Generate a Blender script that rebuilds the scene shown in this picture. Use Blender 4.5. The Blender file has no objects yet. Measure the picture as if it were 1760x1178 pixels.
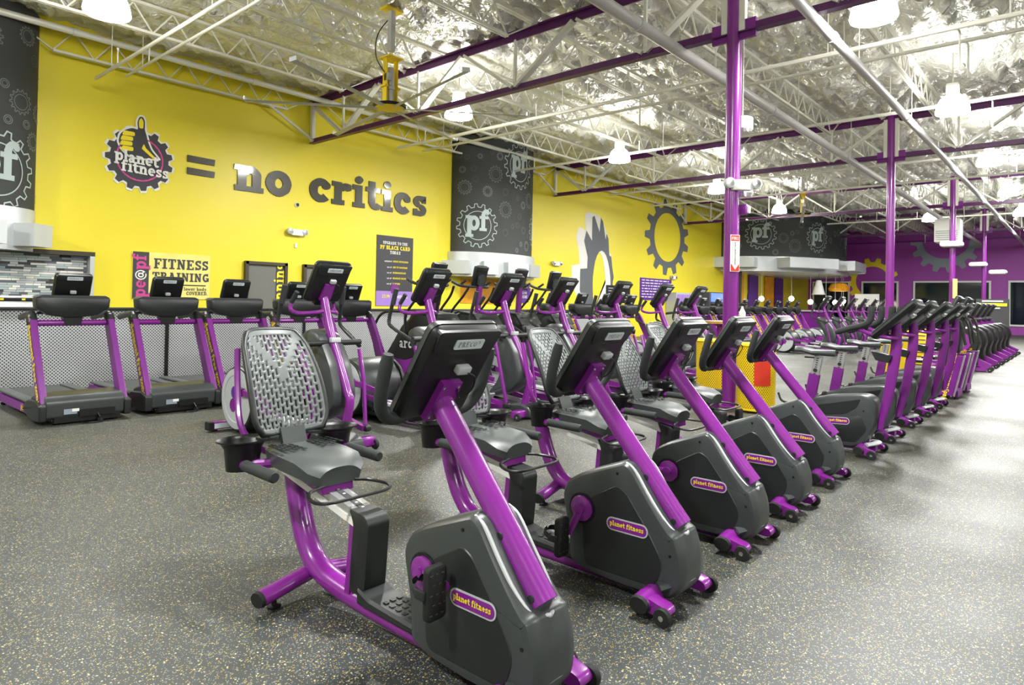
import bpy, bmesh, math, random
from mathutils import Matrix, Vector, noise
PI = math.pi
SC = bpy.context.scene
COL = SC.collection
random.seed(7)

# ---------------------------------------------------------------- camera
cam_d = bpy.data.cameras.new('camera'); cam = bpy.data.objects.new('camera', cam_d); COL.objects.link(cam)
SC.camera = cam
cam_d.sensor_fit = 'HORIZONTAL'; cam_d.sensor_width = 36.0
cam_d.lens = 1133.31 / 1760 * 36
cam_d.shift_y = -(589 - 503.31) / 1760
cam_d.clip_end = 300
_yaw, _pit, _rol = math.radians(41.11456), math.radians(0.7377), math.radians(1.0932)
_f = Vector((math.cos(_yaw) * math.cos(_pit), math.sin(_yaw) * math.cos(_pit), math.sin(_pit)))
_r = Vector((math.sin(_yaw), -math.cos(_yaw), 0)); _u = _r.cross(_f)
_r2 = _r * math.cos(_rol) + _u * math.sin(_rol); _u2 = -_r * math.sin(_rol) + _u * math.cos(_rol)
_m = Matrix((_r2, _u2, -_f)).transposed().to_4x4(); _m.translation = Vector((0, 0, 1.39))
cam.matrix_world = _m

# ---------------------------------------------------------------- world, exposure
w = bpy.data.worlds.new('world'); SC.world = w; w.use_nodes = True
w.node_tree.nodes['Background'].inputs[0].default_value = (0.9, 0.95, 1, 1)
w.node_tree.nodes['Background'].inputs[1].default_value = 0.25
SC.view_settings.view_transform = 'Standard'; SC.view_settings.look = 'None'
SC.view_settings.gamma = 1; SC.view_settings.use_curve_mapping = False
SC.view_settings.exposure = 0.2
LAMP_W = 150.0      # watts of each high-bay lamp
DOME_E = 60.0

# ---------------------------------------------------------------- materials
def lin(h):
    h = h.lstrip('#'); o = []
    for i in (0, 2, 4):
        c = int(h[i:i + 2], 16) / 255
        o.append(c / 12.92 if c <= 0.04045 else ((c + 0.055) / 1.055) ** 2.4)
    return (*o, 1)
def mat(name, col, rough=0.5, metal=0.0, bump=0.0, bscale=60.0, var=0.0, coat=0.0, emit=None, es=1.0, spec=None):
    m = bpy.data.materials.new(name); m.use_nodes = True; nt = m.node_tree; b = nt.nodes['Principled BSDF']
    c = lin(col) if isinstance(col, str) else col
    b.inputs['Base Color'].default_value = c; b.inputs['Roughness'].default_value = rough
    b.inputs['Metallic'].default_value = metal; b.inputs['Coat Weight'].default_value = coat
    b.inputs['Coat Roughness'].default_value = 0.08
    if spec is not None: b.inputs['Specular IOR Level'].default_value = spec
    tc = nt.nodes.new('ShaderNodeTexCoord')
    n = nt.nodes.new('ShaderNodeTexNoise'); n.inputs['Scale'].default_value = bscale; n.inputs['Detail'].default_value = 3
    nt.links.new(tc.outputs['Object'], n.inputs['Vector'])
    if var:
        mx = nt.nodes.new('ShaderNodeMix'); mx.data_type = 'RGBA'
        mx.inputs['A'].default_value = (c[0] * (1 - var), c[1] * (1 - var), c[2] * (1 - var), 1)
        mx.inputs['B'].default_value = (min(1, c[0] * (1 + var)), min(1, c[1] * (1 + var)), min(1, c[2] * (1 + var)), 1)
        nt.links.new(n.outputs['Fac'], mx.inputs['Factor']); nt.links.new(mx.outputs['Result'], b.inputs['Base Color'])
    if bump:
        bp = nt.nodes.new('ShaderNodeBump'); bp.inputs['Strength'].default_value = bump; bp.inputs['Distance'].default_value = 0.004
        nt.links.new(n.outputs['Fac'], bp.inputs['Height']); nt.links.new(bp.outputs['Normal'], b.inputs['Normal'])
    if emit:
        b.inputs['Emission Color'].default_value = lin(emit); b.inputs['Emission Strength'].default_value = es
    return m
M = {}
M['purple'] = mat('purple_paint', '#7B2186', 0.27, 0.0, coat=0.35, var=0.04, bscale=3)
M['purple_flat'] = mat('purple_satin_paint', '#742081', 0.36, var=0.04, bscale=4)
M['violet'] = mat('violet_print', '#5B2A92', 0.4, var=0.1, bscale=5)
M['beam'] = mat('dark_purple_beam_paint', '#521657', 0.4, var=0.05, bscale=2)
M['back'] = mat('seat_back_plastic', '#636968', 0.4, var=0.04, bscale=8)
M['dark'] = mat('dark_plastic', '#1E2222', 0.4, bump=0.06, bscale=400, var=0.05)
M['black'] = mat('black_plastic', '#0D0F0F', 0.38, bump=0.05, bscale=300, var=0.05)
M['grey'] = mat('grey_plastic', '#383D3D', 0.36, bump=0.05, bscale=300, var=0.05)
M['foam'] = mat('foam_grip', '#272C2C', 0.7, bump=0.3, bscale=500, var=0.08)
M['seat'] = mat('seat_vinyl', '#434847', 0.4, bump=0.1, bscale=200, var=0.08)
M['silver'] = mat('silver_metal', '#C9CCCB', 0.3, 0.75, var=0.04, bscale=20)
M['chrome'] = mat('bright_metal', '#E0E2E2', 0.15, 1.0, var=0.02, bscale=20)
M['lgrey'] = mat('light_grey_plastic', '#B4B9BA', 0.4, var=0.05, bscale=10)
M['white'] = mat('white_paint', '#E8E8E4', 0.5, var=0.03, bscale=6)
M['steel_white'] = mat('pale_painted_steel', '#D6D6CC', 0.42, 0.15, var=0.06, bscale=4)
M['pipe'] = mat('grey_pipe_paint', '#C2C2C4', 0.4, var=0.06, bscale=4)
M['rubber'] = mat('black_rubber', '#111212', 0.7, bump=0.2, bscale=200, var=0.1)
M['belt'] = mat('belt_rubber', '#3A3D3C', 0.6, bump=0.3, bscale=300, var=0.1)
M['yellow_print'] = mat('yellow_print', '#F2DC1E', 0.5, var=0.03, bscale=5)
M['yellow_steel'] = mat('yellow_powder_coat', '#F2D012', 0.4, var=0.05, bscale=8)
M['screen'] = mat('dark_screen_glass', '#07080A', 0.08, var=0.05, bscale=5)
M['red'] = mat('red_plastic', '#D2331B', 0.5, var=0.08, bscale=8)
M['pink'] = mat('pink_print', '#C9418F', 0.5, var=0.05, bscale=8)
M['orange'] = mat('orange_print', '#E39A12', 0.5, var=0.35, bscale=4)
M['black_gloss'] = mat('glossy_black_letter', '#2B2716', 0.4, var=0.05, bscale=4, coat=0.5)
M['charcoal'] = mat('charcoal_print', '#3A3A3E', 0.55, var=0.06, bscale=3)
M['banner'] = mat('banner_print', '#3B3E3D', 0.7, var=0.15, bscale=1.2)
M['line1'] = mat('pale_line_print', '#AEBDBB', 0.5, var=0.03, bscale=5)
M['line2'] = mat('dim_line_print', '#6E7674', 0.5, var=0.03, bscale=5)
M['line3'] = mat('faint_line_print', '#4B504F', 0.5, var=0.03, bscale=5)
M['alu'] = mat('brushed_aluminium_panel', '#C7CCCE', 0.35, 0.35, var=0.06, bscale=2.5)
M['glow'] = mat('lamp_glow', '#FFFFFF', 0.4, emit='#FFFDF4', es=DOME_E)
M['pglow'] = mat('pendant_glow', '#FFFFFF', 0.4, emit='#FFF0D0', es=12)
M['logo_grey'] = mat('grey_mural_paint', '#5C6166', 0.6, var=0.04, bscale=2)
M['mural_white'] = mat('pale_mural_paint', '#E3E2DC', 0.6, var=0.03, bscale=2)
M['mural_silver'] = mat('silver_mural_paint', '#8C97A3', 0.5, var=0.05, bscale=2)
M['frame_dark'] = mat('dark_door_frame', '#3B3524', 0.45, var=0.06, bscale=4)
M['door'] = mat('grey_door_paint', '#6A6B66', 0.5, var=0.06, bscale=3)
M['wood'] = mat('pale_wood', '#C49A5A', 0.5, var=0.2, bscale=14)
M['poster_pale'] = mat('pale_yellow_poster', '#E9DE7C', 0.5, var=0.15, bscale=3)
M['lilac'] = mat('lilac_print', '#9A78C4', 0.5, var=0.05, bscale=4)
M['screen_blue'] = mat('blue_lit_screen', '#3355CC', 0.3, emit='#5C7FE8', es=1.2)
M['paper'] = mat('label_paper', '#C9D3D6', 0.4, var=0.04, bscale=10)
M['blue'] = mat('blue_print', '#4E8FD0', 0.4, var=0.04, bscale=10)
M['night'] = mat('dark_window_glass', '#12202B', 0.06, var=0.6, bscale=0.6)

# ---------------------------------------------------------------- mesh builder
def sp(pts, k=5):
    P = [Vector(p) for p in pts]; out = []
    for i in range(len(P) - 1):
        a = P[i - 1] if i else P[0] * 2 - P[1]; b = P[i]; c = P[i + 1]; d = P[i + 2] if i + 2 < len(P) else P[-1] * 2 - P[-2]
        for j in range(k):
            t = j / k
            out.append(0.5 * ((2 * b) + (c - a) * t + (2 * a - 5 * b + 4 * c - d) * t * t + (3 * b - a - 3 * c + d) * t ** 3))
    out.append(P[-1]); return out
def rrect(w, h, r, n=4, cx=0, cy=0):
    o = []
    for (sx, sy, a0) in ((1, 1, 0), (-1, 1, 90), (-1, -1, 180), (1, -1, 270)):
        for i in range(n + 1):
            a = math.radians(a0 + 90 * i / n); o.append((cx + sx * (w / 2 - r) + r * math.cos(a), cy + sy * (h / 2 - r) + r * math.sin(a)))
    return o
def inset(poly, d):
    n = len(poly); A = sum(poly[i][0] * poly[(i + 1) % n][1] - poly[(i + 1) % n][0] * poly[i][1] for i in range(n))
    s = 1 if A > 0 else -1; out = []
    for i in range(n):
        p, q, r = Vector(poly[i - 1]), Vector(poly[i]), Vector(poly[(i + 1) % n])
        e1 = (q - p); e2 = (r - q)
        if e1.length < 1e-9: e1 = e2
        if e2.length < 1e-9: e2 = e1
        e1 = e1.normalized(); e2 = e2.normalized()
        n1 = Vector((-e1.y, e1.x)) * s; n2 = Vector((-e2.y, e2.x)) * s; m = n1 + n2
        if m.length < 1e-6: m = n1
        m.normalize(); c = max(0.5, m.dot(n1)); out.append(tuple(q + m * (d / c)))
    return out
def rnd(poly, r, n=3):          # round every corner of a polygon
    N = len(poly); out = []
    for i in range(N):
        p, q, s = Vector(poly[i - 1]), Vector(poly[i]), Vector(poly[(i + 1) % N])
        a = (p - q); b = (s - q); rr = min(r, a.length * .45, b.length * .45)
        A = q + a.normalized() * rr; Bp = q + b.normalized() * rr
        for j in range(n + 1):
            t = j / n; out.append(tuple(A * (1 - t) ** 2 + q * 2 * t * (1 - t) + Bp * t * t))
    return out
class B:
    def __init__(s, M=None): s.v = []; s.f = []; s.M = M or Matrix.Identity(4)
    def add(s, vs, fs):
        o = len(s.v); s.v += [tuple(s.M @ Vector(p)) for p in vs]; s.f += [tuple(i + o for i in f) for f in fs]; return s
    def box(s, c, d, R=None):
        c = Vector(c); vs = []
        for x in (-.5, .5):
            for y in (-.5, .5):
                for z in (-.5, .5):
                    p = Vector((x * d[0], y * d[1], z * d[2])); vs.append((R @ p if R else p) + c)
        return s.add(vs, [(0, 1, 3, 2), (4, 6, 7, 5), (0, 4, 5, 1), (2, 3, 7, 6), (0, 2, 6, 4), (1, 5, 7, 3)])
    def prism(s, poly, axis, layers):
        n = len(poly); vs = []
        for (h, ins) in layers:
            for (a, b) in (inset(poly, ins) if ins else poly):
                vs.append({'x': (h, a, b), 'y': (a, h, b), 'z': (a, b, h)}[axis])
        fs = [tuple(range(n))[::-1], tuple(range((len(layers) - 1) * n, len(layers) * n))]
        for k in range(len(layers) - 1):
            for i in range(n):
                j = (i + 1) % n; fs.append((k * n + i, k * n + j, (k + 1) * n + j, (k + 1) * n + i))
        return s.add(vs, fs)
    def slab(s, poly, axis, h0, h1, bev=0.0):
        if not bev: return s.prism(poly, axis, [(h0, 0), (h1, 0)])
        g = 1 if h1 > h0 else -1
        return s.prism(poly, axis, [(h0, bev), (h0 + g * bev * .35, bev * .3), (h0 + g * bev, 0), (h1 - g * bev, 0), (h1 - g * bev * .35, bev * .3), (h1, bev)])
    def rbox(s, c, d, r=0.01, axis='z', n=3):
        ax = 'xyz'.index(axis); o = [i for i in range(3) if i != ax]
        poly = rrect(d[o[0]], d[o[1]], r, n, c[o[0]], c[o[1]])
        return s.slab(poly, axis, c[ax] - d[ax] / 2, c[ax] + d[ax] / 2, min(r * .6, d[ax] * .3))
    def tube(s, pts, r, n=10, ref=None, caps=True, closed=False):
        P = [Vector(p) for p in pts]; N = len(P); vs = []; u = Vector(ref) if ref else None
        for i in range(N):
            if closed: t = P[(i + 1) % N] - P[i - 1]
            else: t = P[min(i + 1, N - 1)] - P[max(i - 1, 0)]
            t.normalize()
            if u is None: u = t.orthogonal()
            if ref: u = Vector(ref)
            u = (u - t * u.dot(t)).normalized(); w_ = t.cross(u)
            rr = r[i] if isinstance(r, list) else r
            ra, rb = rr if isinstance(rr, tuple) else (rr, rr)
            for k in range(n):
                a = 2 * PI * k / n; vs.append(P[i] + u * ra * math.cos(a) + w_ * rb * math.sin(a))
        fs = []
        for i in range(N if closed else N - 1):
            j = (i + 1) % N
            for k in range(n):
                l = (k + 1) % n; fs.append((i * n + k, i * n + l, j * n + l, j * n + k))
        if caps and not closed: fs += [tuple(range(n))[::-1], tuple(range((N - 1) * n, N * n))]
        return s.add(vs, fs)
    def bar(s, a, b, w_, h, ref=(0, 0, 1)):      # rectangular bar
        a, b = Vector(a), Vector(b); t = (b - a).normalized(); u = Vector(ref); u = (u - t * u.dot(t)).normalized(); q = t.cross(u)
        vs = []
        for p in (a, b):
            for (x, y) in ((-1, -1), (1, -1), (1, 1), (-1, 1)): vs.append(p + q * x * w_ / 2 + u * y * h / 2)
        return s.add(vs, [(3, 2, 1, 0), (4, 5, 6, 7), (0, 1, 5, 4), (1, 2, 6, 5), (2, 3, 7, 6), (3, 0, 4, 7)])
    def lathe(s, prof, c=(0, 0, 0), axis='z', n=20, sq=(1, 1)):
        vs = []
        for (r, h) in prof:
            for k in range(n):
                a = 2 * PI * k / n; x, y = r * math.cos(a) * sq[0], r * math.sin(a) * sq[1]
                p = {'z': (x, y, h), 'x': (h, x, y), 'y': (x, h, y)}[axis]; vs.append((p[0] + c[0], p[1] + c[1], p[2] + c[2]))
        fs = []
        for i in range(len(prof) - 1):
            for k in range(n):
                l = (k + 1) % n; fs.append((i * n + k, i * n + l, (i + 1) * n + l, (i + 1) * n + k))
        if prof[0][0] > 1e-5: fs.append(tuple(range(n))[::-1])
        if prof[-1][0] > 1e-5: fs.append(tuple(range((len(prof) - 1) * n, len(prof) * n)))
        return s.add(vs, fs)
    def shell(s, prof, c=(0, 0, 0), axis='z', n=24, sq=(1, 1)):   # open lathe, no caps
        N = len(s.f); s.lathe(prof, c, axis, n, sq)
        s.f = [f for i, f in enumerate(s.f) if i < N or len(f) == 4]; return s
    def mesh(s, name, m, ang=35, smooth=True):
        me = bpy.data.meshes.new(name); me.from_pydata(s.v, [], s.f)
        bm = bmesh.new(); bm.from_mesh(me); bmesh.ops.recalc_face_normals(bm, faces=bm.faces); bm.to_mesh(me); bm.free()
        me.materials.append(M[m] if isinstance(m, str) else m)
        if smooth:
            me.shade_smooth(); me.set_sharp_from_angle(angle=math.radians(ang))
        return me
    def build(s, name, m, parent=None, ang=35, smooth=True, origin=None):
        if origin:
            o_ = Vector(origin); s.v = [tuple(Vector(p) - o_) for p in s.v]
        o = bpy.data.objects.new(name, s.mesh(name, m, ang, smooth)); COL.objects.link(o)
        if origin: o.location = origin
        if parent: o.parent = parent
        return o
def thing(name, label, cat, loc=(0, 0, 0), rz=0, group=None, kind=None):
    o = bpy.data.objects.new(name, None); COL.objects.link(o); o.empty_display_size = 0.1
    o.location = loc; o.rotation_euler = (0, 0, rz); tag(o, label, cat, group, kind); return o
def tag(o, label=None, cat=None, group=None, kind=None):
    if label: o['label'] = label
    if cat: o['category'] = cat
    if group: o['group'] = group
    if kind: o['kind'] = kind
    return o
def dup(root, loc=None, label=None, rz=None):
    kids = {}
    for o in bpy.data.objects:
        if o.parent: kids.setdefault(o.parent, []).append(o)
    def rec(o, par):
        c = o.copy(); COL.objects.link(c); c.parent = par
        for k in kids.get(o, []): rec(k, c)
        return c
    r = rec(root, None)
    if loc is not None: r.location = loc
    if rz is not None: r.rotation_euler[2] = rz
    if label: r['label'] = label
    return r

# ---------------------------------------------------------------- slab lettering
def _G():
    T = .17; s = .105; g = {}
    R = lambda *a: ('r',) + a
    A = lambda *a: ('a',) + a
    L = lambda *a: ('l',) + a
    ft = lambda x, w_=.15: R(x - w_, 0, x + w_, s)
    g['n'] = ([R(.08, 0, .25, .66), R(0, .555, .25, .66), ft(.165), A(.36, .42, .15, .16, 180, 0, T), R(.425, 0, .595, .42), ft(.51)], .70)
    g['m'] = ([R(.08, 0, .25, .66), R(0, .555, .25, .66), ft(.165), A(.34, .44, .12, .14, 180, 0, .15), R(.385, 0, .535, .44), ft(.46, .12), A(.61, .44, .12, .14, 180, 0, .15), R(.655, 0, .805, .44), ft(.73, .12)], .90)
    g['h'] = ([R(.08, 0, .25, .98), R(0, .875, .25, .98), ft(.165), A(.36, .42, .15, .16, 180, 0, T), R(.425, 0, .595, .42), ft(.51)], .70)
    g['u'] = ([R(.08, .22, .25, .66), R(0, .555, .25, .66), A(.29, .24, .125, .155, 180, 360, T), R(.40, 0, .57, .66), R(.33, .555, .57, .66), R(.40, 0, .66, s)], .68)
    g['r'] = ([R(.08, 0, .25, .66), R(0, .555, .25, .66), ft(.165, .17), A(.40, .40, .17, .17, 170, 50, .16), A(.46, .53, .035, .035, 0, 360, .1)], .58)
    g['o'] = ([A(.32, .33, .215, .255, 0, 360, .18)], .64)
    g['e'] = ([A(.31, .33, .205, .255, 0, 312, .165), R(.12, .285, .56, .385)], .62)
    g['c'] = ([A(.31, .33, .205, .255, 38, 318, .18), A(.46, .49, .04, .04, 0, 360, .12)], .61)
    g['a'] = ([A(.23, .19, .13, .115, 0, 360, .13), A(.25, .44, .15, .15, 165, 0, .15), R(.325, .06, .475, .46), R(.325, 0, .60, s)], .62)
    g['d'] = ([A(.27, .33, .18, .255, 0, 360, .16), R(.40, 0, .57, .98), R(.31, .875, .57, .98), R(.42, 0, .66, s)], .68)
    g['g'] = ([A(.27, .40, .17, .175, 0, 360, .16), R(.38, -.12, .54, .66), R(.40, .555, .64, .66), A(.29, -.10, .17, .13, 360, 190, .15)], .66)
    g['p'] = ([R(.08, -.3, .25, .66), R(0, .555, .25, .66), R(.0, -.3, .34, -.3 + s), A(.38, .33, .175, .255, 0, 360, .16)], .67)
    g['l'] = ([R(.09, 0, .26, .98), R(.0, .875, .26, .98), ft(.175, .17)], .37)
    g['i'] = ([R(.09, 0, .26, .66), R(.0, .555, .26, .66), ft(.175, .17), A(.175, .85, .05, .05, 0, 360, .1)], .37)
    g['t'] = ([R(.1, .18, .27, .86), R(0, .555, .42, .66), A(.315, .21, .125, .14, 180, 335, .16)], .48)
    g['f'] = ([R(.09, 0, .26, .74), R(0, .555, .42, .66), ft(.175, .17), A(.33, .73, .155, .17, 180, 55, .16), A(.40, .84, .03, .03, 0, 360, .1)], .50)
    g['s'] = ([A(.27, .475, .145, .115, 20, 270, .14), A(.27, .185, .155, .12, 90, -160, .14), R(.38, .46, .48, .66), R(.06, 0, .16, .2)], .54)
    g['j'] = ([R(.12, -.1, .29, .66), R(.02, .555, .29, .66), A(.08, -.1, .125, .13, 0, -120, .15), A(.205, .85, .05, .05, 0, 360, .1)], .40)
    g['z'] = ([R(.03, .555, .52, .66), R(.03, 0, .54, s), L(.44, .56, .12, .1, .16), R(.03, .44, .12, .66), R(.45, 0, .54, .22)], .58)
    g['y'] = ([L(.12, .6, .32, .08, .16), L(.50, .6, .22, -.22, .14), R(0, .56, .26, .66), R(.37, .56, .63, .66)], .64)
    g['b'] = ([R(.08, 0, .25, .98), R(0, .875, .25, .98), A(.38, .33, .175, .255, 0, 360, .16)], .67)
    g['w'] = ([L(.1, .6, .24, .06, .13), L(.24, .06, .38, .5, .12), L(.38, .5, .52, .06, .12), L(.52, .06, .66, .6, .13), R(0, .56, .22, .66), R(.55, .56, .78, .66)], .8)
    C = .9
    g['I'] = ([R(.1, 0, .29, C), R(0, 0, .39, s), R(0, C - s, .39, C)], .46)
    g['N'] = ([R(.08, 0, .22, C), R(.52, 0, .66, C), L(.15, C, .59, .02, .17), R(0, 0, .3, s), R(0, C - s, .2, C), R(.44, C - s, .74, C)], .82)
    g['F'] = ([R(.08, 0, .27, C), R(0, 0, .37, s), R(0, C - s, .62, C), R(.1, .4, .46, .5), R(.52, .66, .62, C), R(.38, .32, .46, .58)], .68)
    g['E'] = ([R(.08, 0, .27, C), R(0, 0, .64, s), R(0, C - s, .62, C), R(.1, .4, .46, .5), R(.52, .68, .62, C), R(.54, 0, .64, .24), R(.38, .32, .46, .58)], .72)
    g['T'] = ([R(.24, 0, .43, C), R(.12, 0, .55, s), R(0, C - s, .67, C), R(0, .64, .1, C), R(.57, .64, .67, C)], .74)
    g['S'] = ([A(.3, .65, .19, .165, 20, 270, .16), A(.3, .265, .2, .17, 90, -160, .16), R(.44, .62, .54, C), R(.05, 0, .15, .28)], .62)
    g['R'] = ([R(.08, 0, .27, C), R(0, 0, .37, s), R(0, C - s, .3, C), A(.36, .66, .16, .17, 90, -90, .15), R(.1, .41, .38, .5), R(.1, C - s, .38, C), L(.4, .44, .58, .05, .17), R(.5, 0, .7, s)], .74)
    g['A'] = ([L(.14, .04, .36, C - .04, .14), L(.60, .04, .38, C - .04, .18), R(.2, .24, .55, .34), R(0, 0, .28, s), R(.46, 0, .76, s), R(.2, C - .1, .46, C)], .82)
    g['G'] = ([A(.36, .45, .25, .36, 45, 350, .18), R(.38, .34, .68, .44), R(.5, .06, .68, .42), R(.5, .64, .6, C)], .76)
    g['O'] = ([A(.36, .45, .25, .36, 0, 360, .18)], .72); g['0'] = g['O']
    g['C'] = ([A(.36, .45, .25, .36, 45, 320, .18), R(.5, .64, .6, C)], .68)
    g['D'] = ([R(.08, 0, .27, C), R(0, 0, .36, s), R(0, C - s, .36, C), A(.34, .45, .24, .38, 90, -90, .16)], .74)
    g['B'] = ([R(.08, 0, .27, C), R(0, 0, .4, s), R(0, C - s, .4, C), A(.36, .67, .15, .17, 90, -90, .14), A(.38, .26, .18, .2, 90, -90, .15), R(.1, .41, .4, .5)], .68)
    g['P'] = ([R(.08, 0, .27, C), R(0, 0, .37, s), R(0, C - s, .36, C), A(.36, .63, .17, .2, 90, -90, .15), R(.1, .37, .38, .46)], .66)
    g['K'] = ([R(.08, 0, .27, C), R(0, 0, .36, s), R(0, C - s, .36, C), L(.6, C - .04, .24, .4, .13), L(.32, .5, .62, .04, .16)], .76)
    g['L'] = ([R(.08, 0, .27, C), R(0, 0, .62, s), R(0, C - s, .36, C), R(.52, 0, .62, .28)], .66)
    g['U'] = ([R(.08, .3, .26, C), R(0, C - s, .32, C), A(.36, .31, .19, .22, 180, 360, .16), R(.47, .3, .62, C), R(.42, C - s, .72, C)], .76)
    g['H'] = ([R(.08, 0, .25, C), R(.5, 0, .67, C), R(.1, .4, .6, .5), R(0, 0, .33, s), R(.42, 0, .75, s), R(0, C - s, .33, C), R(.42, C - s, .75, C)], .8)
    g['V'] = ([L(.1, C, .36, .04, .17), L(.62, C, .36, .04, .14), R(0, C - s, .26, C), R(.48, C - s, .74, C)], .76)
    g['Y'] = ([L(.1, C, .34, .42, .16), L(.6, C, .34, .42, .14), R(.26, 0, .44, .44), R(.16, 0, .54, s)], .72)
    g['X'] = ([L(.08, C, .6, 0, .17), L(.6, C, .08, 0, .14), R(0, 0, .24, s), R(.44, 0, .7, s)], .72)
    g['M'] = ([R(.08, 0, .22, C), R(.66, 0, .82, C), L(.16, C, .45, .2, .15), L(.74, C, .45, .2, .13), R(0, 0, .3, s), R(.58, 0, .9, s)], .96)
    g['2'] = ([A(.28, .66, .17, .18, 170, -20, .15), L(.44, .58, .14, .1, .15), R(.06, 0, .54, s)], .6)
    g['1'] = ([R(.16, 0, .33, C), R(.05, 0, .44, s), L(.06, .7, .2, .84, .12)], .48)
    g['9'] = ([A(.28, .6, .17, .2, 0, 360, .15), L(.44, .56, .22, 0, .15)], .58)
    g['$'] = g['S']; g['.'] = ([A(.1, .08, .04, .04, 0, 360, .09)], .2); g['-'] = ([R(.04, .28, .34, .4)], .38)
    g[' '] = ([], .30); g['*'] = g['.']
    g['@'] = ([A(.5, .36, .4, .44, -50, 290, .1), A(.48, .36, .16, .2, 0, 360, .11), R(.6, .18, .7, .58), A(.76, .28, .12, .12, 180, 360, .1)], 1.05)
    return g
GL = _G()
def twidth(t, sz, trk=.04): return sum((GL[c][1] + trk) * sz for c in t) - trk * sz
def text(b, t, x0, y0, sz, depth=0.0, fn=None, trk=.04, align='c', bold=0.0, res=14):
    """adds lettering in the local xy plane; depth 0 = flat print; fn maps (x,y,z)"""
    wd = twidth(t, sz, trk)
    x = x0 - (wd / 2 if align == 'c' else wd if align == 'r' else 0)
    fn0 = fn or (lambda x, y, z: (x, y, z)); k_ = [0]
    q0 = Vector(fn0(x, y0, 0)); N_ = (Vector(fn0(x + .01, y0, 0)) - q0).cross(Vector(fn0(x, y0 + .01, 0)) - q0)
    N_ = N_.normalized() if N_.length > 1e-9 else Vector((0, -1, 0))
    def quad(P):
        n = len(P); k_[0] += 1; off = N_ * (k_[0] % 12) * (.0004 if depth else .00012)
        fn = lambda x, y, z: Vector(fn0(x, y, z)) + off
        if depth: b.add([fn(*p, depth) for p in P] + [fn(*p, 0) for p in P], [tuple(range(n))] + [(i, (i + 1) % n, (i + 1) % n + n, i + n) for i in range(n)])
        else: b.add([fn(*p, 0) for p in P], [tuple(range(n))])
    for c in t:
        for sh in GL[c][0]:
            k = sh[0]; a = sh[1:]
            if k == 'r':
                e = bold / 2; quad([(x + (a[0] - e) * sz, y0 + (a[1] - e) * sz), (x + (a[2] + e) * sz, y0 + (a[1] - e) * sz), (x + (a[2] + e) * sz, y0 + (a[3] + e) * sz), (x + (a[0] - e) * sz, y0 + (a[3] + e) * sz)])
            elif k == 'l':
                d = Vector((a[2] - a[0], a[3] - a[1])).normalized() ; q = Vector((-d.y, d.x)) * (a[4] + bold) / 2
                P = [Vector(a[:2]) - q, Vector(a[2:4]) - q, Vector(a[2:4]) + q, Vector(a[:2]) + q]
                quad([(x + p.x * sz, y0 + p.y * sz) for p in P])
            else:
                cx, cy, rx, ry, a0, a1, th = a; th += bold; n = max(3, int(res * abs(a1 - a0) / 360)); pr = None
                for i in range(n + 1):
                    an = math.radians(a0 + (a1 - a0) * i / n); co, si = math.cos(an), math.sin(an)
                    h = th / 2
                    o_ = (x + (cx + (rx + h) * co) * sz, y0 + (cy + (ry + h) * si) * sz); i_ = (x + (cx + max(0, rx - h) * co) * sz, y0 + (cy + max(0, ry - h) * si) * sz)
                    if pr: quad([pr[1], pr[0], o_, i_])
                    pr = (o_, i_)
        x += (GL[c][1] + trk) * sz
    return b
def gear_pts(cx, cy, r, n, depth=.16, duty=.5, ph=0.0, sub=1):
    o = []
    for i in range(n):
        for (f, rr) in ((0, r * (1 - depth)), (.14, r), (.14 + duty * .72, r), (.14 + duty * .72 + .14, r * (1 - depth))):
            a = 2 * PI * (i + f) / n + ph; o.append((cx + rr * math.cos(a), cy + rr * math.sin(a)))
    return o
def band(b, P, Q, fn, closed=True):       # strip between two point lists
    n = len(P); vs = [fn(*p, 0) for p in P] + [fn(*q, 0) for q in Q]
    b.add(vs, [(i, (i + 1) % n, (i + 1) % n + n, i + n) for i in range(n if closed else n - 1)])

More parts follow.
